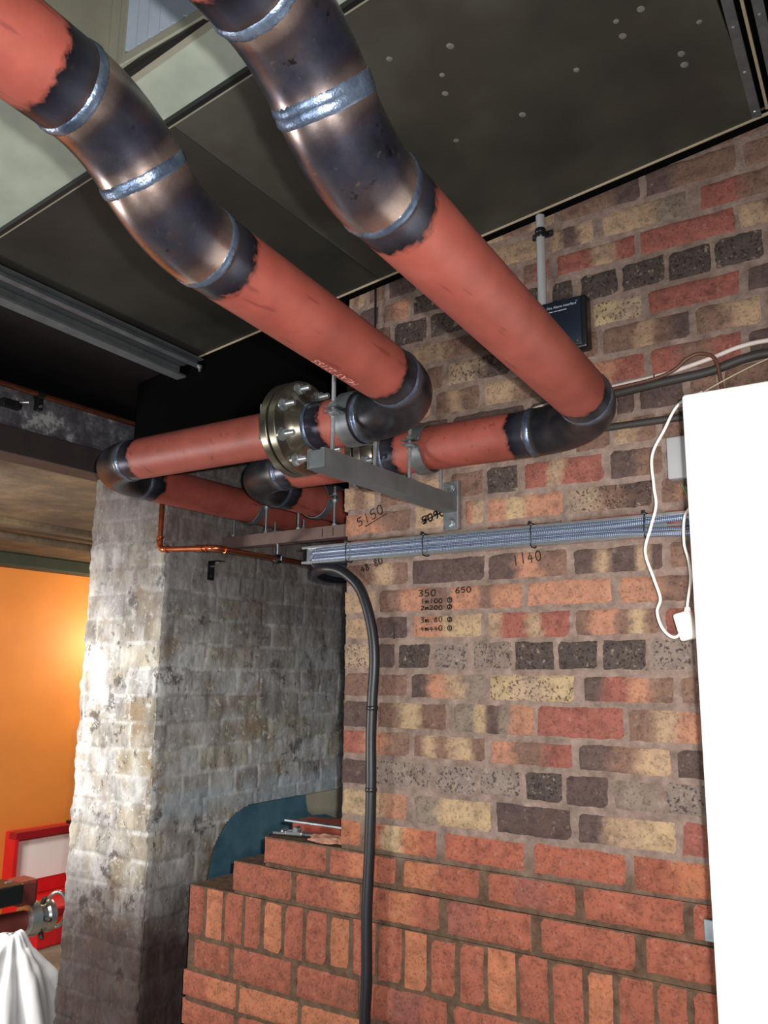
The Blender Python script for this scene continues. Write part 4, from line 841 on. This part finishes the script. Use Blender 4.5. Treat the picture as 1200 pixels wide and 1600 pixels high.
# red steel site box, lid open
t = thing('tool_chest', (-4.62, 3.36, 0), 'red steel chest with raised lid and white sheet inside it, against the orange wall', 'chest')
box('chest_body', -.20, .16, -.21, .33, .0, .21, 'red', t, .01); box('front_band', .155, .172, -.21, .33, .165, .202, 'reddark', t, .004)
o = box('lid', -.23, -.19, -.21, .33, .21, .60, 'red', t, .008); box('lid_rim', -.19, -.12, -.21, .33, .555, .60, 'reddark', o, .006); box('lid_rim', -.19, -.12, -.215, -.185, .21, .56, 'red', o, .004); box('lid_rim', -.19, -.12, .305, .33, .21, .56, 'red', o, .004)
box('white_sheet', -.188, -.180, -.17, .30, .30, .535, 'label', o, .001); box('lid_catch', -.19, -.10, .18, .26, .595, .615, 'blackplastic', o, .003)
for y in (.03, .20): lathe('stay_bolt', (.08, y, .208), (0, 0, 1), [(0, .018), (.05, .018), (.055, .012), (.09, .012)], 'zinc', t, 14)
# pipe threading head with a red-brown bar
t = thing('pipe_machine', (-3.6, 2.37, -.03), 'chrome and black pipe machine holding a red-brown tube, in front of the red chest', 'machine')
lathe('tube', (.02, -.6, .52), (0, 1, -.06), [(0, .045), (.72, .045)], 'rustbar', t, 28)
hd = lathe('chuck', (.02, .08, .485), (0, 1, -.06), [(0, .05), (.005, .072), (.05, .078), (.06, .062), (.09, .062), (.10, .07), (.13, .07), (.14, .045)], 'zinc', t, 32)
for k in range(6):
    a = k*math.pi/3; lathe('jaw_knob', (.02+math.cos(a)*.07, .15, .485+math.sin(a)*.07), (math.cos(a), 0, math.sin(a)), [(0, .012), (.03, .010), (.034, .006)], 'darkpipe', hd, 12)
ho = tube('steel_hoop', [(.06, .22+math.sin(a)*.012, .50+0) if False else (.04+math.cos(a)*.03, .235+math.cos(a)*.035, .50+math.sin(a)*.075) for a in [math.pi*2*k/28 for k in range(29)]], .009, 'zinc', t, 12, caps=False)
box('gear_box', -.06, .10, -.28, .02, .575, .66, 'blackplastic', t, .01); box('head_bracket', -.05, .06, .02, .12, .55, .66, 'rustbar', t, .015)
lathe('handle_bar', (.02, -.10, .64), (.1, .8, .1), [(0, .010), (.07, .010), (.075, .015), (.10, .015)], 'zinc', t, 14)
for sx, y in ((-.10, -.55), (.14, -.55), (-.10, -.28), (.14, -.28)): lathe('leg', (sx*.4, y, .50), (sx*.35, 0, -1), [(0, .014), (.465, .012)], 'darkpipe', t, 12)
# draped dust sheet over a crate
V, F = [], []; NA, NR = 120, 36
for i in range(NR+1):
    u = i/NR
    for k in range(NA):
        a = 2*math.pi*k/NA; fold = abs(math.sin(a*4.5+.6+u))*.9+abs(math.sin(a*7+2-u))*.6+noise.noise(Vector((math.cos(a)*2, math.sin(a)*2, u*2)))*.8-.9
        r = .015+.37*u**1.05+(.11*u*fold); zz = .60*(1-u**1.35)+.05*abs(noise.noise(Vector((math.cos(a)*u*6, math.sin(a)*u*6, 3))))*(1-u)
        V.append((math.cos(a)*r*.85, math.sin(a)*r, max(.004, zz)))
for i in range(NR):
    for k in range(NA): F.append((i*NA+k, i*NA+(k+1) % NA, (i+1)*NA+(k+1) % NA, (i+1)*NA+k))
F.append(tuple(range(NA))); o = pydata('dust_sheet', V, F, 'sheet', None, True); o.location = (-2.98, 2.0, 0); tag(o, 'crumpled white dust sheet heaped at the bottom left corner', 'dust sheet')
